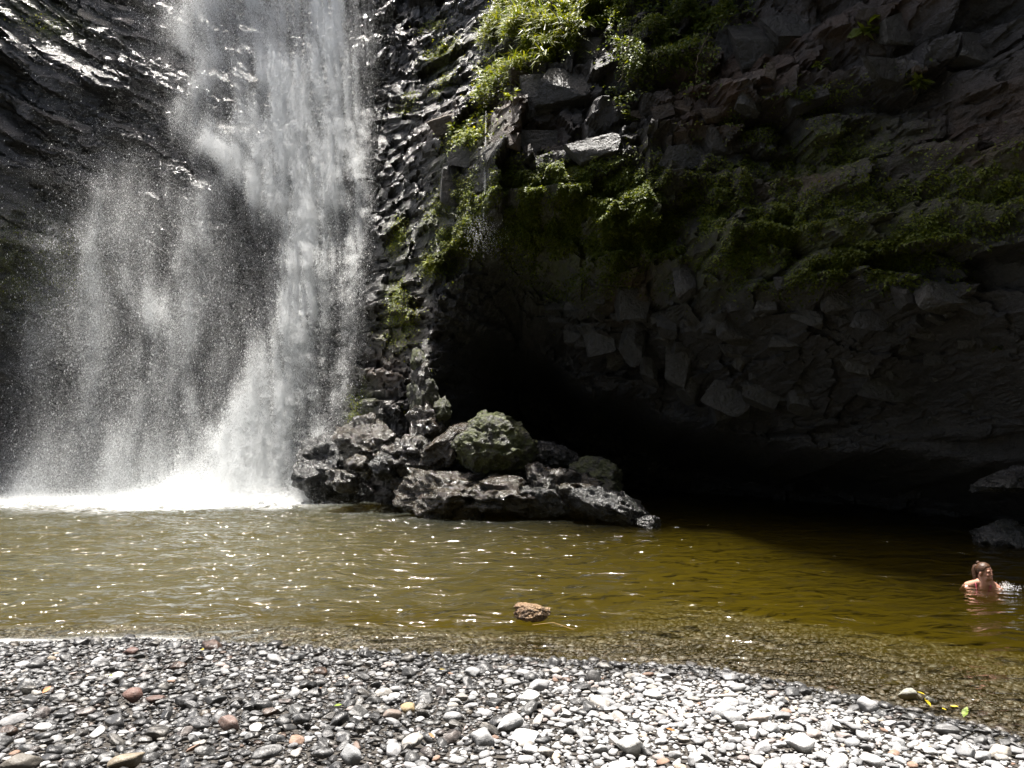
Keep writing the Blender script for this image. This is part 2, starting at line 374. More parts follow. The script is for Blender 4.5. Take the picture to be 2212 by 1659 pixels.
# plateau behind the crest
jt = np.clip(((zt[0] - gz[0]) / STEP).astype(int), 0, NZ - 2)
pf = np.stack([gx, YC[jt, np.arange(NX)] - 0.02, gz[jt]], 1)
pb = pf.copy(); pb[:, 1] += 16; pb[:, 2] -= 1.5
ii = np.arange(NX - 1)
obj('cliff_top_ground', mesh_np('cliff_top', np.concatenate([pf, pb]), np.stack([ii, ii + 1, ii + 1 + NX, ii + NX], 1)), MAT_SHRUB, kind='structure')

# ------------------------------------------------------------------ gorge around and behind the viewer (keeps the low sky off the scene)
def gorge():
    th = np.linspace(R(-2), R(-178), 90); h = np.linspace(-1, 1, 40)
    T, H = np.meshgrid(th, h)
    rad = 17 + 5 * (fbm(T * 3, H * 2, 1.0, 61) - 0.5) + 3.2 * (H + 1)
    zz = -1 + 16 * (H + 1) + 3 * (fbm(T * 4, 1.0, 2.0, 62) - 0.5) * (H + 1)
    V = np.stack([np.cos(T) * rad, 4 + np.sin(T) * rad, zz], -1).reshape(-1, 3)
    m = Mat('forest'); p = m.pos()
    c = m.mix(m.ramp(m.noise(1.3, 6, 0.7, p), [(0.35, 0.0), (0.65, 1.0)]), (0.008, 0.013, 0.004), (0.04, 0.055, 0.014))
    mat = m.done(m.bsdf(c, 0.8, m.bump(m.noise(2.0, 5, 0.7, p), 1.0, 0.6)))
    obj('forested_gorge_hill', mesh_np('gorge', V, grid_faces(90, 40)), mat, kind='structure')
gorge()

# ------------------------------------------------------------------ ground: shingle bank and pool bed
SHX = [-30, -8, -4.6, -3.3, -1.6, 0, 1.5, 2.1, 2.55, 3.0, 3.4, 4.0, 6, 9, 30]
SHY = [6.4, 6.7, 6.93, 7.09, 6.75, 6.5, 6.25, 5.8, 5.35, 4.95, 4.5, 3.9, 2.6, 0.5, -6]
def shore(x): return np.interp(x, SHX, SHY)
def ground_z(x, y):
    x = np.asarray(x, float); y = np.asarray(y, float)
    s = (y - shore(x)) * (0.97 - 0.42 * sstep(0.5, 3.0, x))
    z = np.where(s > 0, -0.05 * sstep(0, 0.35, s) - 0.125 * s - 0.05 * np.maximum(s - 0.9, 0) ** 1.6, -0.11 * s)
    z = np.maximum(np.minimum(z, 0.42), -3.2)
    return z + 0.035 * (fbm(x * 1.3, y * 1.3, 0.0, 71) - 0.5)
def on_ground(vx, vy):
    d = ray(vx, vy); y = np.arange(2.5, 14, 0.01); x = d.x / d.y * y; z = CAM_H + d.z / d.y * y
    i = np.nonzero(z <= ground_z(x, y))[0]
    i = i[0] if len(i) else -1
    return Vector((x[i], y[i], float(ground_z(x[i], y[i]))))
def mat_bed():
    m = Mat('grit'); p = m.pos()
    v = m.n('TexVoronoi'); m.put(v.inputs['Vector'], p); v.inputs['Scale'].default_value = 32
    c = m.mix(v.outputs['Color'], (0.016, 0.014, 0.012), (0.085, 0.075, 0.062))
    c = m.mix(m.noise(8.0, 4, 0.6, p), c, (0.03, 0.025, 0.02))
    return m.done(m.bsdf(c, 0.7, m.bump(v.outputs['Distance'], 0.8, 0.02)))
ax, ay = np.arange(-26, 26.1, 0.16), np.arange(-18, 30, 0.16)
GX, GY = np.meshgrid(ax, ay)
beach = obj('shingle_ground', mesh_np('shingle', np.stack([GX, GY, ground_z(GX, GY) - 0.02], -1).reshape(-1, 3), grid_faces(len(ax), len(ay)), smooth=True), mat_bed(), kind='structure',
            label='bank of grey river stones sloping down into the pool')

# ------------------------------------------------------------------ pool water: a closed body with rippled top
def pool():
    x0, x1, y0, y1, st = -22.0, 20.0, 2.0, 29.0, 0.085
    ax, ay = np.arange(x0, x1, st), np.arange(y0, y1, st)
    WX, WY = np.meshgrid(ax, ay)
    u = fbm(WX * 0.5, WY * 0.5, 0, 82) * 2.0
    calm = 1 - 0.45 * sstep(0.5, 5.0, WX)
    near = 0.4 + 0.6 * sstep(6.5, 9.0, WY)
    rough = (1.0 + 1.2 * np.exp(-((WY - 21) / 3.5) ** 2) * sstep(-1, -6, WX)) * calm * near
    z = rough * (0.11 * (fbm(WX * 1.1 + u, WY * 1.9 + u, 0, 83, 2) - 0.5) + 0.030 * (fbm(WX * 3.0 + u, WY * 6.0, 0, 84, 3) - 0.5))
    z -= 0.02 * sstep(0.6, 0.0, np.abs(WY - shore(WX)))
    foam = 1.15 * sstep(17.6, 21.0, WY + 4.0 * (fbm(WX * 1.1, WY * 0.5, 0, 88) - 0.5) - 0.16 * (WX + 8)) * sstep(-4.2, -5.8, WX) * (0.45 + 0.75 * np.exp(-((WX + 7.6) / 2.6) ** 2))
    foam += 0.9 * np.exp(-((WY - shore(WX) - 0.08) / 0.10) ** 2) * sstep(-2.6, -3.4, WX)
    chop = (1.10 - 0.52 * sstep(-5.0, 3.0, WX)) * (0.75 + 0.5 * fbm(WX * 0.4, WY * 0.4, 0, 89))
    air_sheen = 0.085 * sstep(3.0, -5.0, WX) * sstep(6.3, 9.5, WY) * (0.6 + 0.8 * fbm(WX * 0.5, WY * 0.9, 0, 90))     # fine bubbles from the fall, its grey reflection also painted in
    V = np.stack([WX, WY, z], -1).reshape(-1, 3); nx, ny = len(ax), len(ay)
    F = grid_faces(nx, ny); foam = foam.ravel()
    idx = np.arange(nx * ny).reshape(ny, nx)
    ring = np.concatenate([idx[0], idx[1:, -1], idx[-1, -2::-1], idx[-2:0:-1, 0]])
    low = V[ring].copy(); low[:, 2] = -4.5; b = len(V); k = len(ring); j = np.arange(k); j2 = (j + 1) % k
    V = np.concatenate([V, low, [[(x0 + x1) / 2, (y0 + y1) / 2, -4.5]]])
    Fs = np.stack([ring[j2], ring[j], b + j, b + j2], 1)
    Fb_ = np.stack([b + j2, b + j, np.full(k, b + k), np.full(k, b + k)], 1)
    me = mesh_np('pool_water', V, np.concatenate([F, Fs]), {'foam': np.concatenate([foam, np.zeros(k + 1)]), 'chop': np.concatenate([chop.ravel(), np.ones(k + 1)]), 'air_sheen': np.concatenate([air_sheen.ravel(), np.zeros(k + 1)])}, smooth=True)
    bm = bmesh.new(); bm.from_mesh(me); bm.verts.ensure_lookup_table()
    for q in range(k): 
        f = bm.faces.new((bm.verts[b + int(j2[q])], bm.verts[b + q], bm.verts[b + k]))
    bmesh.ops.recalc_face_normals(bm, faces=bm.faces[:]); bm.to_mesh(me); bm.free()
    m = Mat('pool_water'); p = m.pos()
    st1 = m.scaled(p, (1.0, 1.7, 1.0))
    hgt = m.math('ADD', m.noise(1.5, 1.5, 0.5, st1, 1.0), m.math('MULTIPLY', m.noise(7.0, 1.5, 0.5, st1, 0.6), 0.11))
    hgt = m.math('MULTIPLY', hgt, m.attr('chop').outputs['Fac'])
    nb = m.bump(hgt, 1.0, 0.31)
    fr = m.n('Fresnel'); fr.inputs['IOR'].default_value = 1.33; m.put(fr.inputs['Normal'], nb)
    gl = m.n('BsdfGlossy'); gl.inputs['Roughness'].default_value = 0.07; m.put(gl.inputs['Normal'], nb); gl.inputs['Color'].default_value = (1, 1, 1, 1)
    tr = m.n('BsdfTransparent'); tr.inputs['Color'].default_value = (0.97, 0.97, 0.93, 1)
    mx = m.n('MixShader'); m.put(mx.inputs[0], m.math('MULTIPLY', fr.outputs[0], 1.0, True)); m.put(mx.inputs[1], tr.outputs[0]); m.put(mx.inputs[2], gl.outputs[0])
    fo = m.n('BsdfDiffuse'); fo.inputs['Color'].default_value = (0.85, 0.87, 0.86, 1)
    ff = m.math('MULTIPLY', m.attr('foam').outputs['Fac'], m.ramp(m.noise(4.0, 6, 0.72, m.scaled(p, (1, 1.6, 1)), 0.8), [(0.36, 0.0), (0.6, 1.0)]), True)
    bub_sheen = m.n('BsdfDiffuse'); bub_sheen.inputs['Color'].default_value = (0.20, 0.22, 0.18, 1)
    ma = m.n('MixShader'); m.put(ma.inputs[0], m.attr('air_sheen').outputs['Fac']); m.put(ma.inputs[1], mx.outputs[0]); m.put(ma.inputs[2], bub_sheen.outputs[0])
    mf = m.n('MixShader'); m.put(mf.inputs[0], ff); m.put(mf.inputs[1], ma.outputs[0]); m.put(mf.inputs[2], fo.outputs[0])
    vs_ = m.n('VolumeScatter'); vs_.inputs['Color'].default_value = (0.74, 0.56, 0.05, 1); vs_.inputs['Density'].default_value = 0.075; vs_.inputs['Anisotropy'].default_value = 0.2
    va = m.n('VolumeAbsorption'); va.inputs['Color'].default_value = (0.40, 0.36, 0.0, 1); va.inputs['Density'].default_value = 0.46
    ad = m.n('AddShader'); m.put(ad.inputs[0], vs_.outputs[0]); m.put(ad.inputs[1], va.outputs[0])
    m.t.links.new(ad.outputs[0], m.out.inputs['Volume'])
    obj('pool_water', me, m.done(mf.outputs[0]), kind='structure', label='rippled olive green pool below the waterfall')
pool()

# ------------------------------------------------------------------ stones
def stone_template(seed, level=2):
    r = random.Random(seed)
    bm = bmesh.new(); bmesh.ops.create_icosphere(bm, subdivisions=level, radius=1.0)
    planes = [(Vector((r.gauss(0, 1), r.gauss(0, 1), r.gauss(0, 1))).normalized(), r.uniform(0.42, 0.75)) for _ in range(r.randint(6, 10))]
    off = Vector((r.uniform(0, 50), r.uniform(0, 50), r.uniform(0, 50)))
    from mathutils import noise as mn
    for v in bm.verts:
        c = v.co.copy()
        for n_, d in planes:
            k = c.dot(n_) - d
            if k > 0: c -= n_ * k * 0.88
        c *= 1.0 + 0.10 * mn.noise(c * 1.7 + off)
        v.co = c
    sx, sy, sz = 1.0, r.uniform(0.6, 0.9), r.uniform(0.32, 0.55)
    for v in bm.verts: v.co = Vector((v.co.x * sx, v.co.y * sy, v.co.z * sz)) * 1.15
    tv = np.array([tuple(v.co) for v in bm.verts]); tf = np.array([[v.index for v in f.verts] for f in bm.faces]); bm.free()
    return tv, tf
NT = 14
T1 = [stone_template(100 + i, 1) for i in range(6)]; T2 = [stone_template(200 + i, 2) for i in range(NT)]; T3 = [stone_template(200 + i, 3) for i in range(NT)]
MT3 = []
for tv, tf in T3:
    m_ = mesh_np('river_stone', tv, tf, smooth=True); m_.materials.append(MAT_STONE); MT3.append(m_)

def wetness(x, y, r):
    s = y - shore(x)
    lateral = sstep(1.1, -0.9, x + 0.28 * (y - 4.5) * -1 + 0.7 * (fbm(x * 0.9, y * 0.9, 0, 91) - 0.5))
    near = sstep(-0.62, -0.18, s + 0.25 * (fbm(x * 2, y * 2, 0, 92) - 0.5))
    return np.clip(np.maximum(near, np.where(r < 0.80 * lateral, 0.97, 0.12 * lateral)), 0, 1)
PAL = np.array([(0.34, 0.34, 0.345), (0.42, 0.42, 0.42), (0.28, 0.285, 0.29), (0.38, 0.36, 0.33), (0.36, 0.31, 0.29), (0.22, 0.22, 0.225), (0.40, 0.33, 0.25), (0.27, 0.17, 0.12), (0.48, 0.48, 0.47)])
PW = np.array([0.26, 0.26, 0.16, 0.10, 0.05, 0.08, 0.015, 0.012, 0.08]); PW /= PW.sum()
KEEP_OUT = []   # (x, y, r) of the stones built one by one
def pack(n, rlo, rhi, ylo, yhi, occupied, rnd):
    out = []
    for _ in range(n):
        x = rnd.uniform(-7.5, 7.5); s = rnd.random()
        y = ylo + (yhi - ylo) * s
        if abs(x) > 0.70 * y + 0.55: continue
        if y > shore(x) + 7.5 or y < 3.3: continue
        r = rlo * (rhi / rlo) ** (rnd.random() ** 1.6)
        k = (int(math.floor(x / 0.16)), int(math.floor(y / 0.16)))
        ok = True
        for i in (-1, 0, 1):
            for j in (-1, 0, 1):
                for (px, py, pr) in occupied.get((k[0] + i, k[1] + j), ()):
                    if (px - x) ** 2 + (py - y) ** 2 < (0.74 * (pr + r)) ** 2: ok = False; break
                if not ok: break
            if not ok: break
        if ok:
            occupied.setdefault(k, []).append((x, y, r)); out.append((x, y, r))
    return out

# stones with a look of their own: (frame x, frame y of the middle, width in frame units, colour, damp, flat, template, name, label)
SPECIAL = [
 (288, 1511, 44, (0.20, 0.085, 0.055), 0.35, 0.75, 3, 'cobble', 'reddish brown angular cobble, left one of the pair on the dark shingle'),
 (341, 1514, 42, (0.17, 0.085, 0.06), 0.5, 0.5, 5, 'cobble', 'dark reddish cobble, right one of the pair on the dark shingle'),
 (493, 1572, 52, (0.22, 0.13, 0.10), 0.3, 0.7, 1, 'cobble', 'large dull brown rounded cobble among dark shingle'),
 (285, 1411, 40, (0.24, 0.10, 0.07), 0.7, 0.45, 2, 'cobble', 'wet rust red cobble near the foamy water edge'),
 (455, 1398, 56, (0.20, 0.10, 0.06), 0.9, 0.4, 7, 'cobble', 'long wet brown cobble lying at the water edge'),
 (47, 1650, 80, (0.20, 0.17, 0.13), 0.5, 0.4, 4, 'cobble', 'broad flat olive brown cobble in the bottom left corner'),
 (277, 1652, 74, (0.34, 0.26, 0.15), 0.45, 0.45, 8, 'cobble', 'wide tan cobble at the bottom edge of the dark shingle'),
 (884, 1459, 32, (0.10, 0.10, 0.10), 0.6, 0.8, 0, 'cobble', 'dark round cobble standing alone on grey shingle'),
 (1284, 1468, 34, (0.10, 0.095, 0.09), 0.6, 0.95, 6, 'cobble', 'dark upright cobble among pale stones near the water'),
 (1099, 1571, 58, (0.40, 0.41, 0.42), 0.0, 0.85, 9, 'cobble', 'large round pale grey cobble with dark veins'),
 (1042, 1602, 50, (0.27, 0.275, 0.28), 0.1, 0.75, 10, 'cobble', 'smooth mid grey cobble left of a long white one'),
 (760, 1642, 56, (0.26, 0.27, 0.28), 0.15, 0.8, 11, 'cobble', 'round blue grey cobble at the bottom edge'),
 (1136, 1598, 60, (0.55, 0.55, 0.54), 0.0, 0.42, 12, 'cobble', 'long white cobble with a dark underside'),
 (1364, 1622, 56, (0.46, 0.46, 0.44), 0.0, 0.8, 13, 'cobble', 'large pale speckled cobble near the bottom edge'),
 (882, 1536, 34, (0.40, 0.27, 0.09), 0.2, 0.7, 3, 'cobble', 'small yellow ochre cobble touching a brown one'),
 (848, 1550, 42, (0.25, 0.18, 0.14), 0.3, 0.6, 1, 'cobble', 'brown cobble beside the yellow ochre one'),
 (1147, 1510, 44, (0.42, 0.42, 0.40), 0.0, 0.7, 5, 'cobble', 'pale round speckled cobble in the middle of the bank'),
 (1167, 1485, 48, (0.28, 0.28, 0.285), 0.05, 0.5, 2, 'cobble', 'flat mid grey cobble near the water on pale shingle'),
 (1959, 1504, 38, (0.42, 0.42, 0.41), 0.15, 0.8, 9, 'cobble', 'pale speckled round cobble at the right water edge'),
 (2012, 1517, 32, (0.12, 0.125, 0.13), 1.0, 0.55, 11, 'cobble', 'smooth wet black cobble beside yellow leaves'),
 (1567, 1543, 56, (0.36, 0.365, 0.37), 0.0, 0.6, 6, 'cobble', 'large angular grey cobble lying aslant on pale shingle'),
 (1642, 1561, 48, (0.40, 0.33, 0.28), 0.0, 0.55, 8, 'cobble', 'pinkish tan oval cobble on pale shingle'),
 (1734, 1616, 62, (0.55, 0.55, 0.55), 0.0, 0.65, 13, 'cobble', 'biggest white cobble in the lower right shingle'),
 (2157, 1627, 60, (0.38, 0.34, 0.28), 0.0, 0.5, 4, 'cobble', 'large beige cobble near the bottom right corner'),
 (1871, 1528, 46, (0.36, 0.36, 0.365), 0.0, 0.65, 10, 'cobble', 'domed grey cobble inland of the right water edge'),
]
occ = {}
for (vx, vy, wd, colr, dmp, flat, ti, nm, lab) in SPECIAL:
    p = on_ground(vx, vy + wd * flat * 0.18); r = wd / FPX * p.y * 0.5
    tv = T3[ti][0].copy(); ext = np.ptp(tv, axis=0)
    o = obj(nm, MT3[ti], None, None, label=lab, category='stone')
    o.scale = (2 * r / ext[0], 2 * r / ext[0], 2 * r * flat / ext[2]); o.rotation_euler = (random.uniform(-.15, .15), random.uniform(-.15, .15), random.uniform(-.5, .5))
    o.location = p + Vector((0, 0, r * flat * 0.62)); gm = sum(colr) / 3; o.color = (*[0.7 * q + 0.3 * gm for q in colr], dmp)
    occ.setdefault((int(math.floor(p.x / 0.16)), int(math.floor(p.y / 0.16))), []).append((p.x, p.y, r * 0.95))
rnd = random.Random(5)
S = pack(2600, 0.045, 0.072, 3.3, 11, occ, rnd) + pack(36000, 0.025, 0.048, 3.3, 10.5, occ, rnd) + pack(120000, 0.012, 0.026, 3.3, 8.2, occ, rnd) + pack(9000, 0.04, 0.075, 8.0, 14.5, occ, rnd)
S = np.array(S)
def tint_for(x, y):
    n = len(x); c = PAL[rng.choice(len(PAL), n, p=PW)] * rng.uniform(0.68, 1.02, (n, 1))
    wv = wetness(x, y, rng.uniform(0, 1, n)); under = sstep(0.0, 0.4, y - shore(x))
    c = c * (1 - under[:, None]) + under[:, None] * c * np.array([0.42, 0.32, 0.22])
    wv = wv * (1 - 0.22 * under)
    return np.concatenate([c, wv[:, None]], 1)
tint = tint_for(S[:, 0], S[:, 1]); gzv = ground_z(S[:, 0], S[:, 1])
score = S[:, 2] / S[:, 1]; score[(S[:, 1] > shore(S[:, 0])) | (np.abs(S[:, 0]) > 0.66 * S[:, 1]) | (S[:, 1] < 3.9)] = 0
order = np.argsort(-score); solo = order[:300]; rest = np.setdiff1d(np.arange(len(S)), solo)
for i in solo:
    x, y, r = S[i]; o = obj('stone', MT3[rng.integers(NT)], None, beach)
    o.scale = (r, r, r * rng.uniform(0.8, 1.15)); o.rotation_euler = (rng.normal(0, 0.2), rng.normal(0, 0.2), rng.uniform(0, 6.28))
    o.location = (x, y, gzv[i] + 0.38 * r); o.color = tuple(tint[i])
Vs, Fs_, Ts, b = [], [], [], 0
tid = rng.integers(0, NT, len(rest)); small = (S[rest, 2] < 0.0185) | ((S[rest, 1] > shore(S[rest, 0]) + 1.2) & (S[rest, 2] < 0.034))
for lvl, tmpl in ((1, T1), (2, T2)):
    for k in range(len(tmpl)):
        sel = rest[(tid % len(tmpl) == k) & (small if lvl == 1 else ~small)]
        if not len(sel): continue
        M = rand_rot(len(sel), 0.22) * S[sel, 2][:, None, None]
        P = np.stack([S[sel, 0], S[sel, 1], gzv[sel] + (0.30 - 0.35 * sstep(0.0, 0.4, S[sel, 1] - shore(S[sel, 0]))) * S[sel, 2]], 1)
        v, f = scatter(tmpl[k][0], tmpl[k][1], M, P)
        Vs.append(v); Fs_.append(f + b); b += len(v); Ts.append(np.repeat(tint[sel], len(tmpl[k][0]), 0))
obj('loose_pebbles', mesh_np('pebbles', np.concatenate(Vs), np.concatenate(Fs_), {'tint': np.concatenate(Ts)}, smooth=True), MAT_STONES, beach, kind='stuff')
print('stones', len(S), 'pebble tris', sum(len(f) for f in Fs_))

# ------------------------------------------------------------------ boulders
from mathutils import noise as mn
def rock(name, vx, vy, Y, wpx, hpx, dpx, mat, seed, rough=0.22, rot=0.0, level=5, shape=None, parent=None, cuts=9, **props):
    r = random.Random(seed); bm = bmesh.new(); bmesh.ops.create_icosphere(bm, subdivisions=level, radius=1.0)
    planes = [(Vector((r.gauss(0, 1), r.gauss(0, 1), r.gauss(0, 0.8))).normalized(), r.uniform(0.55, 0.85)) for _ in range(cuts)]
    off = Vector((r.uniform(0, 90), r.uniform(0, 90), r.uniform(0, 90)))
    s = Y / FPX
    for v in bm.verts:
        c = v.co.copy()
        for n_, d in planes:
            k = c.dot(n_) - d
            if k > 0: c -= n_ * k * 0.9
        hgt = 1.1 * mn.noise(c * 1.4 + off)
        for fs, fa, ft in ((1.7, 1.3, 2.2), (4.2, 0.5, 1.1), (9.0, 0.16, 0.45)):
            wv = c + 0.12 * mn.noise_vector(c * 3 + off)
            p0 = mn.voronoi(wv * fs + off)[1][0]
            q = p0 * 7.31; rx_, ry_, rz_, ra_ = [math.modf(abs(math.sin(q.dot(Vector(k))) * 4371.5))[0] - 0.5 for k in ((1, 2.3, 3.1), (2.7, 1.1, 4.3), (3.3, 5.1, 1.7), (0.7, 1.9, 2.9))]
            dl = wv * fs + off - p0
            hgt += fa * ra_ + ft * (rx_ * dl.x + ry_ * dl.y + rz_ * dl.z)
        c *= 1.1 + rough * 0.72 * hgt
        if shape: c = shape(c)
        v.co = Vector((c.x * wpx * s * 0.5, c.y * dpx * s * 0.5, c.z * hpx * s * 0.5))
    bmesh.ops.recalc_face_normals(bm, faces=bm.faces[:])
    me = bpy.data.meshes.new(name); bm.to_mesh(me); bm.free(); me.polygons.foreach_set('use_smooth', np.ones(len(me.polygons), bool))
    o = obj(name, me, mat, parent, **props); o.location = at(vx, vy, Y); o.rotation_euler = (0, rot, 0)
    return o
G = 'wet rocks at the foot of the cliff'
def spire(c):
    t = (c.z + 1.15) / 2.3; k = 1.0 - 0.72 * max(0, min(1, t)) ** 0.6 + 0.12 * math.sin(9 * t)
    return Vector((c.x * k - 0.25 * t, c.y * k, c.z))
BLD = [
 ('boulder', 795, 965, 19.2, 160, 110, 150, MAT_BOULDER, 12, 0.25, 0.12, None, 'brown wet boulder with a dark hollow under it beside the waterfall'),
 ('boulder', 905, 995, 18.6, 130, 95, 130, MAT_BOULDER, 13, 0.26, 0.0, None, 'brown glistening boulder directly below the mossy spire'),
 ('boulder', 1062, 965, 17.9, 165, 125, 150, MAT_BOULDER_MOSS, 14, 0.20, 0.1, None, 'rounded dome boulder with green and yellow moss'),
 ('boulder', 985, 960, 18.0, 150, 70, 110, MAT_BOULDER, 15, 0.2, -0.65, None, 'slanting brown slab leaning against the mossy dome boulder'),
 ('boulder', 965, 1068, 17.2, 190, 100, 170, MAT_BOULDER, 16, 0.26, 0.1, None, 'shiny brown boulder at the left end of the waterline rocks'),
 ('boulder', 1090, 1080, 17.0, 190, 84, 170, MAT_BOULDER, 17, 0.28, 0.05, None, 'low brown boulder in front of the mossy dome boulder'),
 ('boulder', 1205, 1055, 16.9, 150, 100, 150, MAT_BOULDER, 18, 0.24, 0.15, None, 'brown boulder with a greenish top right of the dome boulder'),
 ('boulder', 1185, 1085, 16.5, 120, 70, 110, MAT_BOULDER_GREY, 19, 0.22, 0.2, None, 'small dark boulder at the waterline below the greenish one'),
 ('boulder', 1330, 1102, 16.0, 190, 74, 150, MAT_BOULDER_GREY, 20, 0.20, 0.28, None, 'blue grey slab boulder sloping into the dark water'),
 ('boulder', 1255, 1075, 16.5, 110, 88, 110, MAT_BOULDER, 21, 0.24, 0.5, None, 'steep brown boulder beside the blue grey slab'),
 ('boulder', 1180, 985, 18.3, 130, 80, 120, MAT_BOULDER_GREY, 22, 0.25, 0.0, None, 'dim dark boulder in the shade behind the waterline rocks'),
 ('boulder', 1290, 1030, 17.6, 110, 70, 120, MAT_BOULDER_MOSS, 23, 0.20, 0.2, None, 'dim mossy boulder at the mouth of the cave'),
 ('boulder', 700, 1010, 20.6, 130, 120, 110, MAT_BOULDER_GREY, 24, 0.25, 0.2, None, 'grey boulder with water sheeting over it at the edge of the fall'),
 ('boulder', 2185, 1040, 13.0, 160, 60, 110, MAT_BOULDER_GREY, 25, 0.18, -0.1, None, 'smooth dark boulder in the cave at the right edge'),
 ('boulder', 2190, 1160, 13.2, 150, 80, 120, MAT_BOULDER_GREY, 26, 0.18, 0.1, None, 'barely visible dark boulder in the water behind the bather'),
]
for (nm, vx, vy, Y, a, b_, c_, mt, sd, ro, rt, shp, lab) in BLD:
    rock(nm, vx, vy, Y, a, b_, c_, mt, sd, ro, rt, 6 if mt is MAT_BOULDER_MOSS else 5, shp, None, 3 if mt is MAT_BOULDER_MOSS else 9, label=lab, category='rock', group=G)
sp = empty('rock_spire', tuple(at(925, 1000, 19.0)), label='narrow mossy rock spire rising behind the wet boulders', category='rock', group=G)
for k, (vx, vy, a, b_, mt) in enumerate([(935, 965, 130, 90, MAT_BOULDER_MOSS), (925, 915, 100, 90, MAT_BOULDER), (940, 900, 70, 80, MAT_BOULDER_MOSS), (915, 860, 66, 90, MAT_BOULDER_MOSS), (908, 815, 46, 80, MAT_BOULDER), (905, 780, 30, 56, MAT_BOULDER_MOSS)]):
    o = rock('rock_lump', vx, vy, 19.0, a, b_, a, mt, 500 + k, 0.24, 0.1 * (-1) ** k, 4, None, sp); o.location -= sp.location
for k in range(16):                                  # rubble wedged between the boulders
    vx = [745, 770, 830, 870, 885, 930, 1010, 1030, 1120, 1140, 1165, 1240, 1275, 1380, 1400, 1110][k]; vy = [1035, 1000, 1010, 1050, 1015, 1020, 1110, 1000, 1105, 1010, 1108, 1105, 1030, 1122, 1128, 1000][k]
    lab = ['dark chunk at the left foot of the hollowed boulder', 'wet chunk in front of the hollowed boulder', 'brown chunk in the gap right of the hollowed boulder', 'dark chunk at the waterline left of the shiny boulder', 'chunk wedged above the shiny boulder',
           'chunk below the slanting slab', 'flat chunk at the waterline in the middle of the rocks', 'chunk under the left side of the mossy dome', 'flat wet chunk at the waterline below the low boulder', 'chunk at the right foot of the mossy dome',
           'dark chunk at the waterline beside the small dark boulder', 'chunk at the waterline left of the blue grey slab', 'chunk resting above the blue grey slab', 'low chunk at the right end of the waterline rocks', 'last small chunk before the cave water', 'chunk in front of the mossy dome'][k]
    q = random.Random(k).uniform(38, 66)
    rock('rock_chunk', vx, vy, 3175.0 / (max(vy, 1095) - 927 + 6), q * 1.3, q * 0.8, q, [MAT_BOULDER, MAT_BOULDER, MAT_BOULDER_GREY][k % 3], 400 + k, 0.24, 0.2, 4, label=lab, category='rock', group=G)
# the tan rock standing in the shallows
rock('pool_rock', 1150, 1322, 7.75, 70, 40, 60, rock_mat('tan_rock', (0.32, 0.18, 0.08), (0.52, 0.34, 0.16), False, 0.15, 0.0, 0.2), 31, 0.2, 0.05, 5, None, None, 6,
     label='rough tan rock breaking the surface of the shallow pool', category='rock')

# ------------------------------------------------------------------ blocks in the cliff face
def block_template(seed):
    r = random.Random(seed); bm = bmesh.new(); bmesh.ops.create_icosphere(bm, subdivisions=4, radius=1.6)
    planes = [(Vector((a * (i == 0) + r.gauss(0, .2), a * (i == 1) + r.gauss(0, .2), a * (i == 2) + r.gauss(0, .2))).normalized(), r.uniform(0.68, 0.95)) for i in range(3) for a in (-1, 1)]
    planes += [(Vector((r.gauss(0, 1), r.gauss(0, 1), r.gauss(0, 1))).normalized(), r.uniform(0.8, 1.05)) for _ in range(5)]
    for v in bm.verts:
        c = v.co.copy()
        for _ in range(2):
            for n_, d in planes:
                k = c.dot(n_) - d
                if k > 0: c -= n_ * k
        c += c.normalized() * 0.03 * mn.noise(c * 5)
        v.co = c
    me = bpy.data.meshes.new('rock_block'); bm.to_mesh(me); bm.free(); return me
BT = []
for i in range(10):
    a = block_template(300 + i); a.materials.append(MAT_BLOCK); b2 = a.copy(); b2.materials.clear(); b2.materials.append(MAT_BLOCK_BROWN); BT.append((a, b2))
rb = random.Random(9)
def put_block(vx, vy, wpx, hpx, brown=False, sink=0.1, ti=None):
    c = on_cliff(vx, vy); s = c.y / FPX * 0.5
    o = obj('rock_block', BT[rb.randrange(10) if ti is None else ti][1 if brown else 0], None, cliff)
    o.scale = (wpx * s, 0.8 * min(wpx, hpx) * s, hpx * s); o.rotation_euler = (rb.uniform(-.3, .3), rb.uniform(-.3, .3), rb.uniform(-.4, .4))
    o.location = c + Vector((0, sink * min(wpx, hpx) * s, 0)); return o
for (vx, vy, a, b_) in [(1290, 735, 70, 95), (1330, 760, 40, 80), (1245, 730, 50, 50), (1370, 720, 60, 110), (1400, 790, 45, 80), (1470, 770, 60, 140), (1490, 830, 50, 70), (1575, 850, 90, 80), (1640, 850, 90, 60),
                        (1560, 890, 60, 60), (1725, 860, 60, 60), (1600, 720, 110, 50), (1700, 740, 90, 40), (1750, 680, 60, 50), (1820, 650, 90, 60), (1880, 690, 80, 50), (1960, 640, 70, 60), (2040, 645, 120, 60),
                        (1360, 650, 80, 90), (1480, 590, 50, 130), (1910, 840, 110, 60), (1850, 790, 60, 40), (2000, 720, 90, 40), (2100, 660, 60, 40), (1660, 660, 60, 40), (1440, 700, 50, 60), (1210, 690, 60, 40)]:
    put_block(vx, vy, a, b_, False, -0.05)
for _ in range(56):
    t = rb.random(); vx = 1180 + 950 * t; vy = rb.uniform(600, 720) + 190 * min(1, t * 2.2) * rb.random()
    q = rb.uniform(14, 36); put_block(vx, vy, q * rb.uniform(0.8, 1.8), q, False, 0.0)
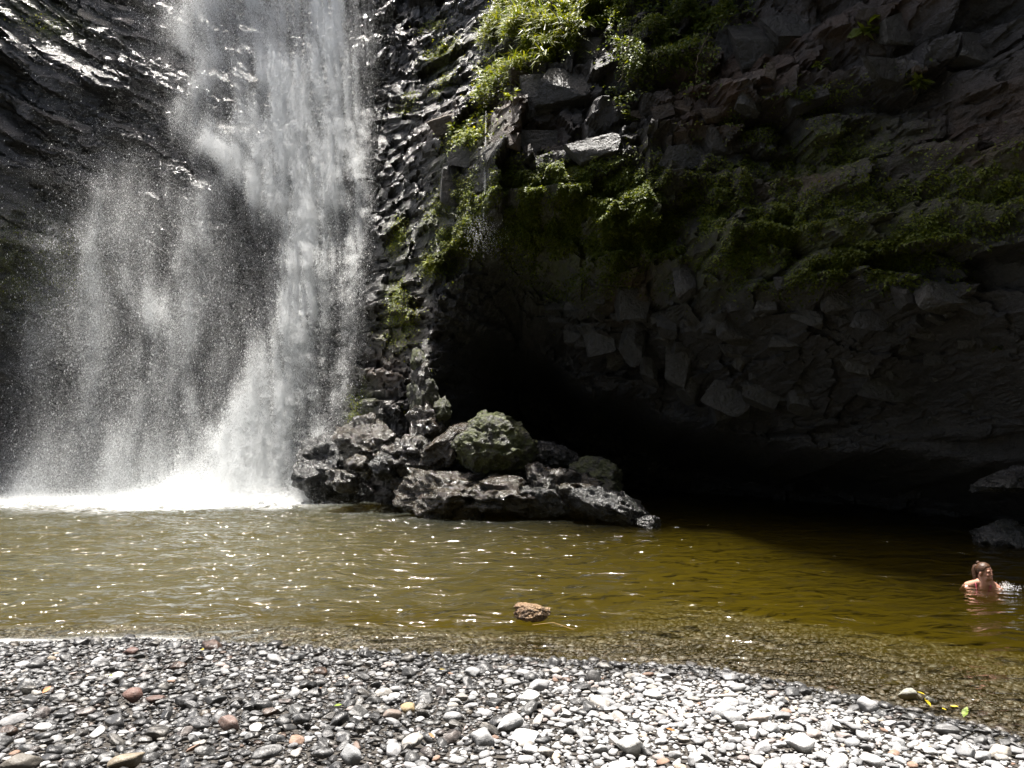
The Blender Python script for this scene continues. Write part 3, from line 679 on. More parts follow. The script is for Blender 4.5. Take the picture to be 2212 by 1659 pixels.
for (vx, vy, a, b_) in [(1430, 245, 50, 40), (1470, 235, 60, 45), (1540, 250, 60, 45), (1665, 150, 22, 45), (1900, 105, 45, 40), (1880, 30, 60, 30), (1990, 150, 40, 16), (1380, 250, 40, 30), (960, 270, 60, 50), (1100, 300, 60, 40), (1120, 160, 60, 50), (1030, 250, 50, 40)]:
    put_block(vx, vy, a, b_, True)
for (vx, vy, a, b_) in [(1180, 315, 170, 70), (1280, 320, 130, 60), (1240, 190, 160, 120), (1270, 120, 90, 110), (1160, 200, 90, 120), (1620, 215, 70, 50), (1740, 215, 90, 50), (1720, 60, 130, 90), (1640, 110, 120, 120), (1940, 60, 110, 80), (1930, 150, 150, 70), (2100, 110, 90, 90), (1480, 330, 100, 60), (1560, 310, 80, 70), (1570, 120, 70, 140), (980, 400, 80, 110), (1010, 330, 70, 60)]:
    put_block(vx, vy, a, b_, False, 0.3)
o = put_block(1791, 731, 20, 13, True, -0.2); 

# ------------------------------------------------------------------ waterfall: falling drops and spray
def droplets(name, P, rad, mat, parent=None, **props):
    me = mesh_np(name, P, np.zeros((0, 4), int), {'rad': rad})
    o = obj(name, me, None, parent, **props); me.materials.append(mat)
    g = bpy.data.node_groups.get('drops')
    if g is None:
        g = bpy.data.node_groups.new('drops', 'GeometryNodeTree')
        g.interface.new_socket('Geometry', in_out='INPUT', socket_type='NodeSocketGeometry'); g.interface.new_socket('Geometry', in_out='OUTPUT', socket_type='NodeSocketGeometry')
        gi, go = g.nodes.new('NodeGroupInput'), g.nodes.new('NodeGroupOutput')
        mp = g.nodes.new('GeometryNodeMeshToPoints'); na = g.nodes.new('GeometryNodeInputNamedAttribute'); na.data_type = 'FLOAT'; na.inputs['Name'].default_value = 'rad'
        sm = g.nodes.new('GeometryNodeSetMaterial'); sm.inputs['Material'].default_value = mat
        g.links.new(gi.outputs[0], mp.inputs['Mesh']); g.links.new(na.outputs[0], mp.inputs['Radius']); g.links.new(mp.outputs[0], sm.inputs['Geometry']); g.links.new(sm.outputs[0], go.inputs[0])
    o.modifiers.new('drops', 'NODES').node_group = g
    return o
m = Mat('spray'); df = m.n('BsdfDiffuse'); df.inputs['Color'].default_value = (0.93, 0.94, 0.94, 1)
tl = m.n('BsdfTranslucent'); tl.inputs['Color'].default_value = (0.93, 0.94, 0.94, 1)
mx = m.n('MixShader'); mx.inputs[0].default_value = 0.6; m.put(mx.inputs[1], df.outputs[0]); m.put(mx.inputs[2], tl.outputs[0])
MAT_SPRAY = m.done(mx.outputs[0])

FY = 22.3                                      # reference distance of the fall
def fp(vx, vy):
    y = FY
    for _ in range(6): y = 20.9 + 0.24 * max(at(vx, vy, y).z, 0)
    p = at(vx, vy, y); return p.x, p.z
STROKES = [ # polyline of (frame x, frame y, half width, strength)
 [(560, -120, 150, 1.3), (570, 60, 150, 1.3), (590, 200, 140, 1.4), (620, 330, 115, 1.5), (640, 420, 80, 1.5)],
 [(680, -120, 90, 1.2), (690, 100, 85, 1.2), (700, 300, 70, 1.0), (700, 430, 60, 1.1)],
 [(430, -80, 80, 0.45), (430, 100, 80, 0.5), (450, 220, 70, 0.5), (480, 300, 60, 0.8)],
 [(455, 310, 30, 1.2), (520, 380, 34, 1.8), (600, 440, 30, 1.8), (650, 440, 30, 1.4)],
 [(650, 430, 50, 1.5), (655, 540, 50, 1.3), (640, 680, 55, 1.5), (600, 800, 60, 1.2), (560, 920, 75, 1.3), (520, 1010, 95, 1.9), (500, 1075, 130, 2.6)],
 [(705, 430, 40, 0.9), (695, 560, 34, 0.7), (690, 700, 32, 0.6), (670, 850, 40, 0.5), (640, 1000, 45, 0.6), (630, 1075, 50, 1.0)],
 [(770, 260, 36, 0.6), (775, 400, 30, 0.5), (770, 560, 28, 0.35), (760, 700, 26, 0.25), (740, 850, 24, 0.2)],
 [(300, 420, 80, 0.14), (300, 540, 70, 0.22), (335, 660, 50, 0.55), (345, 740, 55, 0.35), (270, 880, 60, 0.35), (235, 1000, 60, 0.45), (220, 1075, 80, 0.7)],
 [(440, 440, 60, 0.30), (430, 700, 75, 0.30), (400, 900, 80, 0.34), (390, 1070, 100, 0.6)],
 [(210, 420, 30, 0.25), (205, 700, 34, 0.3), (200, 950, 40, 0.32)],
 [(110, 520, 60, 0.10), (100, 750, 60, 0.14), (90, 1000, 70, 0.16), (60, 1070, 90, 0.35)],
 [(700, 925, 26, 0.45), (665, 960, 14, 0.5), (648, 1010, 9, 0.6), (645, 1070, 10, 0.6)],
 [(-60, 1066, 60, 0.3), (150, 1068, 14, 0.8), (400, 1066, 16, 1.2), (560, 1060, 22, 1.6), (690, 1068, 10, 0.8)],
]
def stroke_density(x, z):
    d = np.zeros_like(x)
    for st in STROKES:
        for (a, b) in zip(st[:-1], st[1:]):
            (ax_, az_), (bx_, bz_) = fp(a[0], a[1]), fp(b[0], b[1])
            dx, dz = bx_ - ax_, bz_ - az_; L2 = dx * dx + dz * dz
            t = np.clip(((x - ax_) * dx + (z - az_) * dz) / L2, 0, 1)
            hw = (a[2] + (b[2] - a[2]) * t) * FY / FPX; st_ = a[3] + (b[3] - a[3]) * t
            q = np.hypot(x - ax_ - dx * t, z - az_ - dz * t) / hw
            d = np.maximum(d, st_ * np.exp(-1.1 * q ** 2.4))
    return d
def make_fall():
    fx = np.arange(-15.5, -3.5, 0.04); fz = np.arange(0.0, 20.0, 0.04)
    AX, AZ = np.meshgrid(fx, fz)
    warp = 0.9 * (fbm(AX * 0.9, AZ * 0.6, 0, 101) - 0.5)
    D = stroke_density(AX + 0.5 * warp, AZ + warp)
    bil_ = fbm(AX * 1.3 + warp * 2, AZ * 0.4 + warp, 3, 102, 5); fine = fbm(AX * 13.0 + AZ * 1.6, AZ * 0.75, 5, 103, 4); cl = fbm(AX * 8, AZ * 6, 5, 104, 3)
    D = D * (0.45 + 1.3 * sstep(0.32, 0.70, bil_)) * (0.30 + 1.4 * sstep(0.30, 0.70, fine))
    wide = 0.085 * sstep(-15.5, -12.5, AX) * sstep(-3.6, -5.0, AX) * (0.12 + 0.88 * sstep(11.5, 7.0, AZ)) * (0.5 + fine)
    base = 0.34 * np.exp(-(AZ / 1.6) ** 2) * sstep(-15.5, -13, AX) * sstep(-3.8, -5.5, AX) * (0.3 + 1.2 * bil_)
    Dm = D + wide + base
    Dd = (D ** 1.4 * (0.3 + 1.6 * sstep(0.4, 0.7, cl)) + 0.8 * wide)
    def sample(Dn, n):
        c = np.cumsum(Dn.ravel()); i = np.searchsorted(c, rng.uniform(0, c[-1], n)); j, k = np.unravel_index(i, Dn.shape)
        x = fx[k] + rng.uniform(-.02, .02, n); z = fz[j] + rng.uniform(-.02, .02, n)
        return x, z
    root = empty('waterfall', (-7.6, 21.3, 0), kind='structure', label='white backlit waterfall breaking into spray down the dark wall')
    def depth(x, z, spread):
        wall = np.minimum(surf_y(x, z), 25.5); off = 0.35 + np.abs(rng.normal(0, spread, len(x)))
        y = wall - off
        lean = 20.9 + 0.24 * z                                       # the free-falling curtain
        return np.minimum(y, np.maximum(lean + rng.normal(0, spread * 0.8, len(x)), 20.6))
    for nm, Dn, n, r0, r1, sp in (('mist', Dm, 5200000, 0.0020, 0.0038, 0.25), ('falling_drops', Dd, 130000, 0.0055, 0.011, 0.35)):
        x, z = sample(Dn, n); y = depth(x, z, sp)
        r = r0 * (r1 / r0) ** (rng.uniform(0, 1, n) ** 1.5)
        P = np.stack([x, y, np.maximum(z, 0.01)], 1) - np.array([-7.6, 21.3, 0])
        if nm == 'falling_drops':                                   # each drop stretches into a short falling streak
            ln = rng.integers(1, 6, n); kk = np.repeat(np.arange(n), ln); st_ = np.arange(len(kk)) - np.repeat(np.cumsum(ln) - ln, ln)
            P = P[kk]; r = r[kk] * (1 - 0.1 * st_); P[:, 2] += st_ * r * 1.5; P[:, 0] += st_ * r * 0.25
        droplets(nm, P, r, MAT_SPRAY, root, kind='stuff')
    n = 110000; x = np.concatenate([rng.normal(-7.7, 1.1, n // 2), rng.uniform(-14.5, -5.4, n - n // 2)])        # plunge splash thrown out over the pool
    lift = 0.10 + 0.75 * np.exp(-((x + 7.8) / 1.5) ** 2) + 0.12 * fbm(x * 2.0, 0.0, 0.0, 105)
    z = rng.exponential(1.0, n) * lift * 0.55; y = 20.9 - np.abs(rng.normal(0, 0.75, n)) * (0.4 + 0.6 * np.exp(-z))
    droplets('splash_mist', np.stack([x, y, z + 0.01], 1) - np.array([-7.6, 21.3, 0]), rng.uniform(0.002, 0.005, n), MAT_SPRAY, root, kind='stuff')
    return root
make_fall()

# thin trickle beside the prow and the splash below it
def trickle():
    n = 3600; t = rng.uniform(0, 1, n) ** 0.7
    top = on_cliff(1050, 250); bot = on_cliff(1047, 480)
    y0 = min(top.y, bot.y) - 0.35
    a, b = at(1050, 240, y0), at(1046, 470, y0)
    P = np.array(a)[None] * (1 - t[:, None]) + np.array(b)[None] * t[:, None]
    P += rng.normal(0, 1, (n, 3)) * np.array([0.009, 0.02, 0.02]) * (0.5 + 1.6 * t[:, None])
    k = 1600; c = np.array(at(1048, 505, y0 - 0.05)); Q = c + rng.normal(0, 1, (k, 3)) * np.array([0.24, 0.15, 0.24])
    P = np.concatenate([P, Q]); keep = (vnoise(P[:, 0] * 40, 0, P[:, 2] * 9, 5) > 0.35)
    droplets('water_trickle', P[keep], rng.uniform(0.0022, 0.0045, keep.sum()), MAT_SPRAY, None, kind='structure', label='thin trickle of water falling from the rock ledge')
trickle()

# ------------------------------------------------------------------ foliage
LEAF_V = np.array([(0, 0, 0), (0.28, 0.42, 0.07), (0, 0.5, -0.03), (-0.28, 0.42, 0.07), (0, 1.0, -0.12)]); LEAF_V = LEAF_V * np.array([1, 1, 1])
LEAF_F = np.array([(0, 1, 2), (0, 2, 3), (1, 4, 2), (2, 4, 3)])
BLADE_V = np.array([(0.035, 0, 0), (-0.035, 0, 0), (0.03, 0.5, 0.16), (-0.03, 0.5, 0.16), (0, 1.0, 0.02)]); BLADE_F = np.array([(0, 1, 2), (1, 3, 2), (2, 3, 4)])
def frames(nrm, tip):
    """matrices whose z is nrm and y leans to tip"""
    z = nrm / np.linalg.norm(nrm, axis=1, keepdims=True); y = tip - z * (tip * z).sum(1, keepdims=True)
    y /= np.linalg.norm(y, axis=1, keepdims=True) + 1e-9; x = np.cross(y, z)
    return np.stack([x, y, z], 2)
def leaf_field(name, blobs, mat, size, parent=None, tmpl=(LEAF_V, LEAF_F), out=(0.03, 0.3), up=0.7, **props):
    Vs, Fs, b = [], [], 0
    for (vx, vy, rx, ry, n) in blobs:
        c = on_cliff(vx, vy); s = c.y / FPX
        m_ = int(n * 2.2); x = c.x + rng.normal(0, 0.62, m_) * rx * s; z = c.z + rng.normal(0, 0.62, m_) * ry * s
        cl = fbm(x * 2.6, z * 2.6, 2.0, 131, 4); sel = (cl + rng.uniform(-.1, .1, m_)) > 0.42
        x, z, cl = x[sel][:n], z[sel][:n], cl[sel][:n]; n_ = len(x)
        y = surf_y(x, z) - out[0] - (out[1] - out[0]) * np.clip((cl - 0.42) * 4, 0, 1) * rng.uniform(0.2, 1, n_)
        nr = np.stack([rng.normal(-0.1, 0.5, n_), rng.normal(-0.65, 0.45, n_), rng.normal(up, 0.45, n_)], 1)
        tp = np.stack([rng.normal(0, 0.8, n_), rng.normal(-0.4, 0.4, n_), rng.normal(-0.6, 0.5, n_)], 1) if tmpl[0] is LEAF_V else np.stack([rng.normal(0, 0.6, n_), rng.normal(-0.6, 0.4, n_), rng.normal(0.5, 0.7, n_)], 1)
        M = frames(nr, tp) * (size * rng.uniform(0.55, 1.35, n_))[:, None, None]
        v, f = scatter(tmpl[0], tmpl[1], M, np.stack([x, y, z], 1)); Vs.append(v); Fs.append(f + b); b += len(v)
    return obj(name, mesh_np(name, np.concatenate(Vs), np.concatenate(Fs)), mat, parent, **props)
leaf_field('ledge_undergrowth', [(1180, 440, 110, 80, 12000), (1300, 460, 120, 80, 12000), (1400, 480, 90, 70, 8000), (1120, 400, 60, 40, 1500), (1330, 570, 60, 40, 1500), (1010, 480, 60, 90, 1800), (960, 520, 40, 60, 700), (1230, 385, 130, 25, 1500), (1220, 630, 30, 20, 200)],
           MAT_IVY, 0.072, out=(0.02, 0.16), kind='stuff', label='leafy green creeper covering the sloping ledge under the overhanging blocks')
leaf_field('shaded_undergrowth', [(1560, 440, 110, 90, 4200), (1700, 510, 170, 80, 6800), (1820, 560, 130, 45, 4000), (1950, 560, 80, 60, 3000), (1650, 275, 120, 22, 1500), (1620, 330, 90, 40, 900), (2150, 400, 80, 80, 1800), (2090, 480, 60, 40, 600), (1780, 330, 90, 50, 900), (1900, 430, 140, 60, 900)],
           MAT_IVY, 0.07, out=(0.02, 0.14), kind='stuff', label='dim creeper spread over the shaded cliff above the cave')
leaf_field('hanging_undergrowth', [(1320, 25, 110, 28, 2600), (1430, 55, 80, 60, 3000), (1500, 45, 60, 50, 1800), (1380, 130, 36, 50, 900), (1450, 120, 50, 50, 900), (1350, 180, 30, 50, 500), (1560, 20, 60, 25, 500), (1500, 130, 30, 60, 400)],
           MAT_SHRUB, 0.09, out=(0.05, 0.7), kind='stuff', label='mixed leaves hanging over the top of the grey blocks')
bush = empty('sunlit_bush', tuple(on_cliff(1150, 90)), label='bright yellow green sunlit bush spilling over the top of the cliff', category='bush')
bl = tuple(bush.location)
for nm, bb, tm, sz in (('foliage', [(1100, 30, 50, 45, 3000), (1170, 40, 60, 50, 3600), (1240, 40, 60, 45, 3000), (1110, 110, 50, 40, 2000), (1170, 110, 50, 30, 1600), (1080, 160, 36, 40, 1200), (1050, 210, 30, 40, 700), (1010, 290, 40, 30, 700), (1300, 25, 50, 25, 1200)], (LEAF_V, LEAF_F), 0.10),
                       ('grass', [(1090, 60, 45, 60, 1600), (1160, 70, 60, 50, 1600), (1200, 100, 40, 30, 700), (1120, 140, 40, 30, 500)], (BLADE_V, BLADE_F), 0.34)):
    o = leaf_field(nm, bb, MAT_LIME, sz, bush, tm, out=(0.05, 0.6), up=0.9); o.location = (-bl[0], -bl[1], -bl[2])
leaf_field('wall_moss_vegetation', [(955, 120, 30, 25, 700), (930, 60, 30, 20, 500), (1000, 300, 40, 20, 900), (1000, 520, 50, 35, 1800), (935, 580, 26, 26, 900), (860, 520, 20, 36, 800), (870, 700, 40, 40, 800), (960, 190, 25, 20, 400), (880, 230, 24, 24, 300), (980, 430, 50, 50, 1200), (860, 640, 20, 40, 500), (770, 880, 16, 50, 500), (920, 880, 26, 50, 700), (70, 590, 90, 90, 900), (100, 60, 40, 30, 150)],
           MAT_LIME, 0.05, kind='stuff', label='small tufts of yellow green moss on the wet wall beside the fall')

# single plants: every leaf its own piece
LM = {}
for nm, mt in (('lime', MAT_LIME), ('shrub', MAT_SHRUB)):
    v = LEAF_V.copy(); me_ = mesh_np('leaf', v, LEAF_F); me_.materials.append(mt); LM[nm] = me_
m = Mat('stem'); MAT_STEM = m.done(m.bsdf(m.mix(m.noise(30.0), (0.05, 0.035, 0.02), (0.14, 0.11, 0.06)), 0.8))
def plant(vx, vy, size, kind, nleaf, lab, name='fern'):
    c = on_cliff(vx, vy); c = c + Vector((0, -0.06, 0)); s = size * c.y / FPX
    root = empty(name, tuple(c), label=lab, category='plant', group='plants rooted in the cliff')
    ns = 3; tips = []
    for k in range(ns):
        a = random.uniform(-1.0, 1.0); tip = Vector((math.sin(a) * 0.6, -0.55, random.uniform(0.15, 0.7))) * s * 0.6
        v, f = tube([(0, 0.08, -0.05), tuple(tip * 0.5 + Vector((0, 0, 0.08 * s))), tuple(tip)], [0.012, 0.009, 0.004], 5); obj('stem', mesh_np('stem', v, f), MAT_STEM, root); tips.append(tip)
    for k in range(nleaf):
        t = tips[k % ns] * random.uniform(0.25, 1.0); o = obj('leaf', LM[kind], None, root)
        n_ = np.array([[random.gauss(0, .4), random.gauss(-.45, .35), random.gauss(0.85, .3)]]); tp = np.array([[t.x * 3 + random.gauss(0, .5) * s, -0.3 * s + random.gauss(0, .3) * s, random.gauss(-0.1, .35) * s]])
        M = frames(n_, tp)[0] * s * random.uniform(0.28, 0.5)
        o.matrix_basis = Matrix(((*M[0], t.x), (*M[1], t.y), (*M[2], t.z), (0, 0, 0, 1)))
PLANTS = [
 (1052, 170, 52, 'lime', 26, 'bright fern tuft on the ridge just below the sunlit bush'),
 (1048, 240, 34, 'lime', 16, 'small yellow green tuft at the head of the trickle'),
 (986, 288, 48, 'lime', 20, 'lime green tuft hanging over the dark buttress left of the trickle'),
 (1105, 218, 40, 'lime', 18, 'lime green fern on the shaded block right of the ridge'),
 (1138, 262, 26, 'lime', 10, 'little green rosette above the long pale block'),
 (956, 112, 30, 'lime', 14, 'yellowish tuft on the glistening wall right of the fall'),
 (938, 582, 44, 'lime', 20, 'drooping yellow green fern at the corner above the dark hollow'),
 (1862, 85, 84, 'shrub', 30, 'leafy shrub growing from a crack high on the right cliff'),
 (1975, 198, 58, 'shrub', 22, 'low leafy plant on the dark ledge at the upper right'),
 (1438, 180, 52, 'shrub', 20, 'ladder leaved stem hanging beside the brown rock column'),
 (1765, 152, 44, 'shrub', 14, 'small plant beside the rusty brown panel of rock'),
 (1370, 265, 52, 'shrub', 18, 'broad leaved plant in the corner above the creeper'),
 (1345, 110, 56, 'shrub', 16, 'large leaved plant at the edge of the grey slab'),
 (1650, 150, 30, 'shrub', 10, 'tiny plant left of the upright tan stone'),
 (2145, 755, 36, 'shrub', 14, 'lone green sprig in the darkness at the right'),
 (2050, 190, 34, 'shrub', 10, 'small sprig on the dark right cliff'),
 (1205, 215, 34, 'shrub', 10, 'small sprig on the face of the big grey block'),
 (905, 765, 26, 'lime', 12, 'green tuft crowning the mossy rock spire'),
]
for a in PLANTS: plant(*a)
# dry aerial roots
for k, (pts, lab) in enumerate([([(1362, 60), (1350, 130), (1335, 190)], 'pale dry root hanging left of the brown column'), 
                                ([(1530, 70), (1512, 120), (1502, 170), (1506, 220)], 'long brown root hanging down the rock column'), ([(1180, -10), (1200, 30), (1215, 60), (1240, 65)], 'dark bent branch inside the sunlit bush')]):
    P3 = []
    for (a, b_) in pts:
        c = on_cliff(a, b_); P3.append(tuple(c + Vector((0, -0.45, 0))))
    ym = min(p_[1] for p_ in P3); P3 = [at(a, b_, ym) for (a, b_) in pts]; fine_ = []
    for i in range(len(P3) - 1):
        for j in range(5): fine_.append(P3[i].lerp(P3[i + 1], j / 5) + Vector((random.gauss(0, 0.025), random.gauss(0, 0.025), 0)))
    v, f = tube([tuple(q) for q in fine_], list(np.linspace(0.013, 0.004, len(fine_))), 6); obj('branch' if 'branch' in lab else 'hanging_root', mesh_np('root', v, f, smooth=True), MAT_STEM, None, label=lab, category='branch' if 'branch' in lab else 'root')

# ------------------------------------------------------------------ fallen leaves and a stalk
MAT_YEL = plain('yellow_leaf', (0.62, 0.47, 0.03), 0.45); MAT_ORG = plain('brown_leaf', (0.42, 0.18, 0.05), 0.6); MAT_GRN = plain('fallen_green_leaf', (0.22, 0.32, 0.03), 0.45)
FL_V = np.array([(0, -0.5, 0), (0.17, -0.2, 0.05), (0.2, 0.1, 0.06), (0, 0.5, 0.02), (-0.2, 0.1, 0.07), (-0.17, -0.2, 0.05), (0, 0, 0), (0, -0.2, 0)]); FL_F = np.array([(0, 1, 7), (1, 2, 6), (1, 6, 7), (2, 3, 6), (3, 4, 6), (4, 5, 6), (5, 7, 6), (5, 0, 7)])
for (vx, vy, sz, mt, lab) in [(2004, 1534, 30, MAT_YEL, 'long yellow leaf beside the wet black cobble'), (2062, 1543, 20, MAT_YEL, 'small yellow leaf right of the wet black cobble'), (1990, 1514, 20, MAT_YEL, 'yellow leaf touching the water behind the wet black cobble'),
                              (2086, 1556, 40, MAT_GRN, 'yellow green leaf lying flat at the right water edge'), (2040, 1550, 22, MAT_YEL, 'pale folded leaf between the yellow and the green one'), (437, 1418, 20, MAT_YEL, 'yellow leaf near the wet long brown cobble'),
                              (730, 1544, 22, MAT_GRN, 'bright lime leaf alone on the dark shingle'), (957, 1463, 26, MAT_YEL, 'pale yellow leaf right of the dark round cobble'), (1264, 1420, 18, MAT_ORG, 'orange leaf at the water edge'),
                              (240, 1477, 16, MAT_GRN, 'tiny green leaf on the dark shingle'), (932, 1612, 20, MAT_ORG, 'crumpled orange leaf near the bottom edge'), (1450, 1600, 30, MAT_ORG, 'reddish brown curled leaf among white stones'), (690, 1505, 26, MAT_ORG, 'brown leaf on the dark shingle'), (100, 1510, 30, MAT_ORG, 'curled rust leaf at the left edge')]:
    p = on_ground(vx, vy); o = obj('fallen_leaf', mesh_np('fallen_leaf', FL_V, FL_F, smooth=True), mt, None, label=lab, category='leaf', group='fallen leaves')
    s = 0.65 * sz / FPX * p.y; o.scale = (s * 1.3, s * 1.3, s); o.location = p + Vector((0, 0, 0.055)); o.rotation_euler = (random.uniform(0, .5), random.uniform(-.4, .4), random.uniform(0, 6.28))
q0, q1, q2 = at(1150, 1350, 7.45), at(1195, 1347, 7.4), at(1240, 1360, 7.15)
v, f = tube([tuple(q0), tuple(q1 + Vector((0, 0, 0.01))), tuple(q2)], [0.002, 0.003, 0.002], 6)
obj('dry_stalk', mesh_np('dry_stalk', v, f), plain('dry_stalk', (0.45, 0.28, 0.09)), None, label='curved dry stalk floating in front of the tan pool rock', category='stalk')

# ------------------------------------------------------------------ the bather
def bather():
    c = at(2128, 1262, 9.55); root = empty('person', (c.x, c.y, -0.055), label='person swimming with hair tied back and a dark red swimsuit, smiling to the right', category='person')
    root.rotation_euler = (0, R(4), R(-60)); root.scale = (0.86, 0.92, 0.86)          # local +x is the way the face points
    HV, AV = Vector((0.88, 0.47, 0)), Vector((-0.47, 0.88, 0))            # across the shoulders; along the trunk
    def hv(a_, b_, z_): return Vector((-0.03, 0, z_)) + HV * a_ + AV * b_
    bm = bmesh.new()
    def ell(cx_, cy_, cz_, rx, ry, rz, ty=0.0):
        M = Matrix.Translation((cx_, cy_, cz_)) @ Matrix.Rotation(ty, 4, 'Y') @ Matrix.Diagonal((rx, ry, rz, 1))
        bmesh.ops.create_icosphere(bm, subdivisions=4, radius=1.0, matrix=M)
    def limb(p, q, r0, r1, n=10):
        for i in range(n + 1):
            t = i / n; a = Vector(p).lerp(Vector(q), t); r = r0 + (r1 - r0) * t; ell(a.x, a.y, a.z, r, r, r)
    ell(-0.005, 0, 0.285, 0.096, 0.078, 0.092)            # skull
    ell(0.032, 0, 0.235, 0.064, 0.064, 0.088)             # face
    ell(0.042, 0, 0.175, 0.050, 0.058, 0.044); ell(0.015, 0, 0.15, 0.055, 0.058, 0.04)             # jaw
    ell(0.082, 0, 0.158, 0.020, 0.024, 0.018)             # chin
    ell(0.092, 0, 0.212, 0.014, 0.017, 0.016)             # nose tip
    limb((0.088, 0, 0.252), (0.094, 0, 0.216), 0.010, 0.012, 5)
    for s in (-1, 1):
        ell(0.066, s * 0.037, 0.212, 0.026, 0.024, 0.026)  # cheeks
        ell(0.078, s * 0.030, 0.268, 0.020, 0.028, 0.009)  # brow
        ell(-0.012, s * 0.079, 0.232, 0.020, 0.010, 0.032, 0.25)  # ear
        limb(hv(s * 0.05, 0.0, 0.095), hv(s * 0.17, 0.03, 0.015), 0.066, 0.066)
        limb(hv(s * 0.18, 0.03, 0.01), hv(s * 0.25, 0.26, -0.10), 0.064, 0.050); limb(hv(s * 0.25, 0.26, -0.10), hv(s * 0.22, 0.50, -0.20), 0.047, 0.030)
        limb(hv(s * 0.09, 0.66, -0.22), hv(s * 0.11, 1.10, -0.34), 0.09, 0.058); limb(hv(s * 0.11, 1.10, -0.34), hv(s * 0.11, 1.5, -0.44), 0.056, 0.036)
    ell(0.082, 0, 0.184, 0.018, 0.028, 0.012)              # lips
    limb((-0.02, 0, 0.20), (-0.03, 0, 0.04), 0.066, 0.082)
    for k in range(9):                                     # trunk from the shoulders to the hips
        c3 = hv(0, 0.06 + 0.075 * k, -0.07 - 0.018 * k)
        for q in (-0.09, -0.03, 0.03, 0.09): ell(c3.x + HV.x * q, c3.y + HV.y * q, c3.z, 0.095, 0.095, 0.085)
    me0 = bpy.data.meshes.new('body0'); bm.to_mesh(me0); bm.free()
    tmp = bpy.data.objects.new('tmp', me0); COL.objects.link(tmp)
    rm = tmp.modifiers.new('r', 'REMESH'); rm.mode = 'VOXEL'; rm.voxel_size = 0.007
    sm = tmp.modifiers.new('s', 'SMOOTH'); sm.iterations = 3; sm.factor = 0.5
    dg = bpy.context.evaluated_depsgraph_get(); me = bpy.data.meshes.new_from_object(tmp.evaluated_get(dg)); me.name = 'body'
    bpy.data.objects.remove(tmp)
    def bend(q, ang=R(-9)):
        k = ang * sstep(0.07, 0.17, q[:, 2]); x, z = q[:, 0] + 0.02, q[:, 2] - 0.12
        return np.stack([x * np.cos(k) + z * np.sin(k) - 0.02, q[:, 1], -x * np.sin(k) + z * np.cos(k) + 0.12], 1)
    def tip(mesh):
        q = np.zeros(len(mesh.vertices) * 3, np.float32); mesh.vertices.foreach_get('co', q)
        mesh.vertices.foreach_set('co', bend(q.reshape(-1, 3)).astype(np.float32).ravel()); mesh.update()
    n = len(me.vertices); P = np.zeros(n * 3, np.float32); me.vertices.foreach_get('co', P); P = P.reshape(-1, 3)
    colr = np.tile(np.array([0.52, 0.27, 0.19, 1.0]), (n, 1))
    def dab(cx_, cy_, cz_, rx, ry, rz, c_, k=1.0):
        q = ((P[:, 0] - cx_) / rx) ** 2 + ((P[:, 1] - cy_) / ry) ** 2 + ((P[:, 2] - cz_) / rz) ** 2
        w_ = k * np.clip(1.6 - 1.6 * q, 0, 1)[:, None]; colr[:, :3] = colr[:, :3] * (1 - w_) + np.array(c_) * w_
    for s in (-1, 1):
        dab(0.09, s * 0.032, 0.250, 0.03, 0.017, 0.0075, (0.035, 0.02, 0.015)); dab(0.095, s * 0.033, 0.272, 0.03, 0.022, 0.0055, (0.06, 0.03, 0.02), 0.9)
        dab(0.085, s * 0.042, 0.212, 0.03, 0.02, 0.018, (0.60, 0.26, 0.20), 0.5)
    dab(0.098, 0, 0.184, 0.03, 0.026, 0.0105, (0.36, 0.09, 0.09)); dab(0.102, 0, 0.185, 0.03, 0.019, 0.0042, (0.75, 0.70, 0.66))
    a = me.attributes.new('tint', 'FLOAT_COLOR', 'POINT'); a.data.foreach_set('color', colr.astype(np.float32).ravel())
    tip(me); me.polygons.foreach_set('use_smooth', np.ones(len(me.polygons), bool)); me.materials.clear()
    m = Mat('skin'); sk = m.bsdf(m.attr('tint').outputs['Color'], 0.42, m.bump(m.noise(60.0, 3), 0.15, 0.003), Subsurface_Weight=0.12)
    obj('body', me, m.done(sk), root)
    # hair: cap, bun and tail
    mh = Mat('hair'); pp = mh.n('TexCoord').outputs['Object']
    hair_m = mh.done(mh.bsdf(mh.mix(mh.noise(60.0, 3, 0.6, mh.scaled(pp, (0.25, 1.0, 1.0))), (0.024, 0.010, 0.005), (0.10, 0.045, 0.019)), 0.45, mh.bump(mh.noise(90.0, 2, 0.5, mh.scaled(pp, (0.2, 1, 1))), 0.6, 0.006)))
    bm = bmesh.new(); bmesh.ops.create_uvsphere(bm, u_segments=48, v_segments=32, radius=1.0)
    for v in bm.verts: v.co = Vector((-0.010 + v.co.x * 0.103, v.co.y * 0.085, 0.288 + v.co.z * 0.098))
    dele = [v for v in bm.verts if (v.co.x > 0.030 and v.co.z < 0.318 - 1.5 * max(0, 0.075 - v.co.x)) or v.co.z < 0.225 or (v.co.x > 0.005 and v.co.z < 0.262)]
    bmesh.ops.delete(bm, geom=dele, context='VERTS')
    for v in bm.verts: v.co += v.co.normalized() * 0.004 * mn.noise(v.co * 60)
    mh_ = bpy.data.meshes.new('hair'); bm.to_mesh(mh_); bm.free(); mh_.polygons.foreach_set('use_smooth', np.ones(len(mh_.polygons), bool))
    tip(mh_); ho = obj('hair', mh_, hair_m, root); so_ = ho.modifiers.new('t', 'SOLIDIFY'); so_.thickness = 0.012
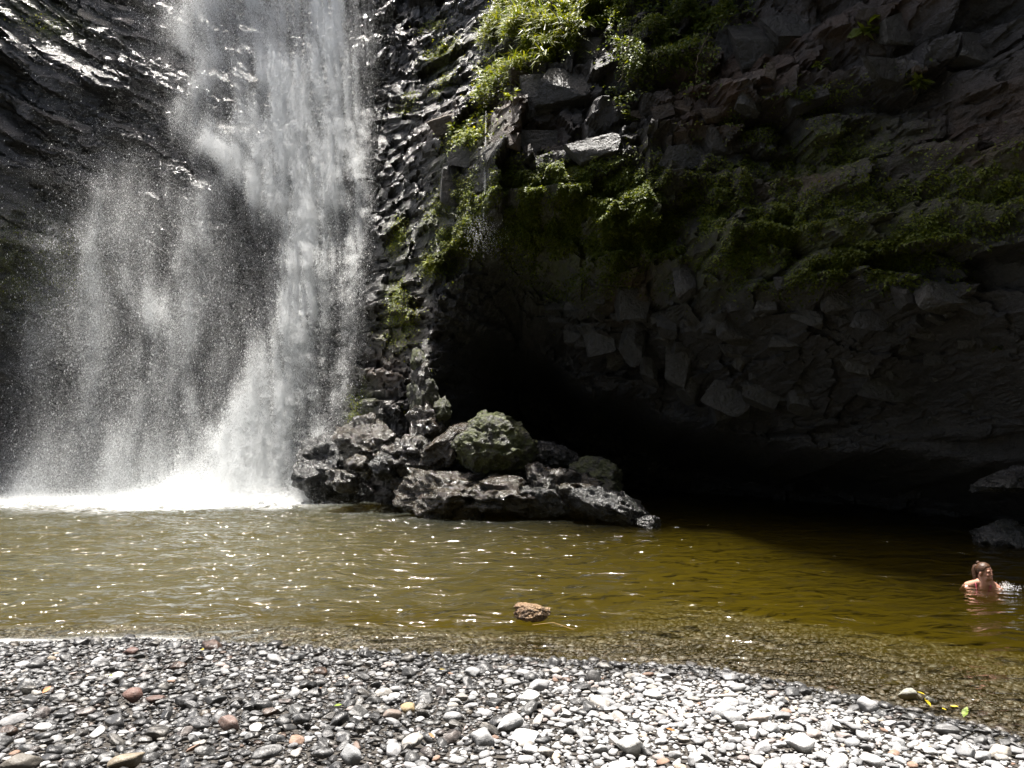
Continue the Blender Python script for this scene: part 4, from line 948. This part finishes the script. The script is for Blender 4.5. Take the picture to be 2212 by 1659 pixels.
    v, f = tube([(-0.085, 0.0, 0.345), (-0.115, -0.012, 0.325), (-0.128, -0.02, 0.27), (-0.125, -0.03, 0.20), (-0.112, -0.035, 0.13), (-0.10, -0.04, 0.05)], [0.016, 0.030, 0.036, 0.034, 0.026, 0.012], 12)
    obj('ponytail', mesh_np('ponytail', bend(v), f, smooth=True), hair_m, root)
    bm = bmesh.new(); bmesh.ops.create_icosphere(bm, subdivisions=3, radius=0.026, matrix=Matrix.Translation((-0.075, 0, 0.372)))
    for v in bm.verts: v.co += v.normal * 0.006 * mn.noise(v.co * 70)
    mb_ = bpy.data.meshes.new('bun'); bm.to_mesh(mb_); bm.free(); mb_.polygons.foreach_set('use_smooth', np.ones(len(mb_.polygons), bool)); tip(mb_); obj('hair_bun', mb_, hair_m, root)
    red = plain('swimsuit_red', (0.30, 0.02, 0.05), 0.5)
    for s in (-1, 1):
        v, f = tube([tuple(hv(s * 0.09, 0.16, 0.005)), tuple(hv(s * 0.10, 0.08, 0.075)), tuple(hv(s * 0.105, 0.0, 0.115)), tuple(hv(s * 0.09, -0.06, 0.075)), tuple(hv(s * 0.07, -0.09, 0.0)), tuple(hv(s * 0.05, -0.06, -0.08))], 0.011, 8); obj('swimsuit_strap', mesh_np('strap', v, f, smooth=True), red, root)
    bm = bmesh.new(); bmesh.ops.create_icosphere(bm, subdivisions=4, radius=1.0, matrix=Matrix.Translation(hv(0, 0.36, -0.145)) @ Matrix.Rotation(math.atan2(0.88, -0.47), 4, 'Z') @ Matrix.Diagonal((0.36, 0.188, 0.112, 1)))
    ms = bpy.data.meshes.new('swimsuit'); bm.to_mesh(ms); bm.free(); ms.polygons.foreach_set('use_smooth', np.ones(len(ms.polygons), bool)); obj('swimsuit', ms, red, root)
    # splash in front of the chest
    k = 170; ang = rng.normal(0, 0.5, k); rr = 0.2 + np.abs(rng.normal(0, 0.07, k)); Q = np.stack([c.x + np.cos(ang + R(-30)) * rr, c.y + np.sin(ang + R(-30)) * rr, np.abs(rng.normal(0, 0.018, k))], 1)
    droplets('splash_mist', Q, rng.uniform(0.002, 0.006, k), MAT_SPRAY, None, kind='stuff', label='small splash of white water in front of the bather')
bather()
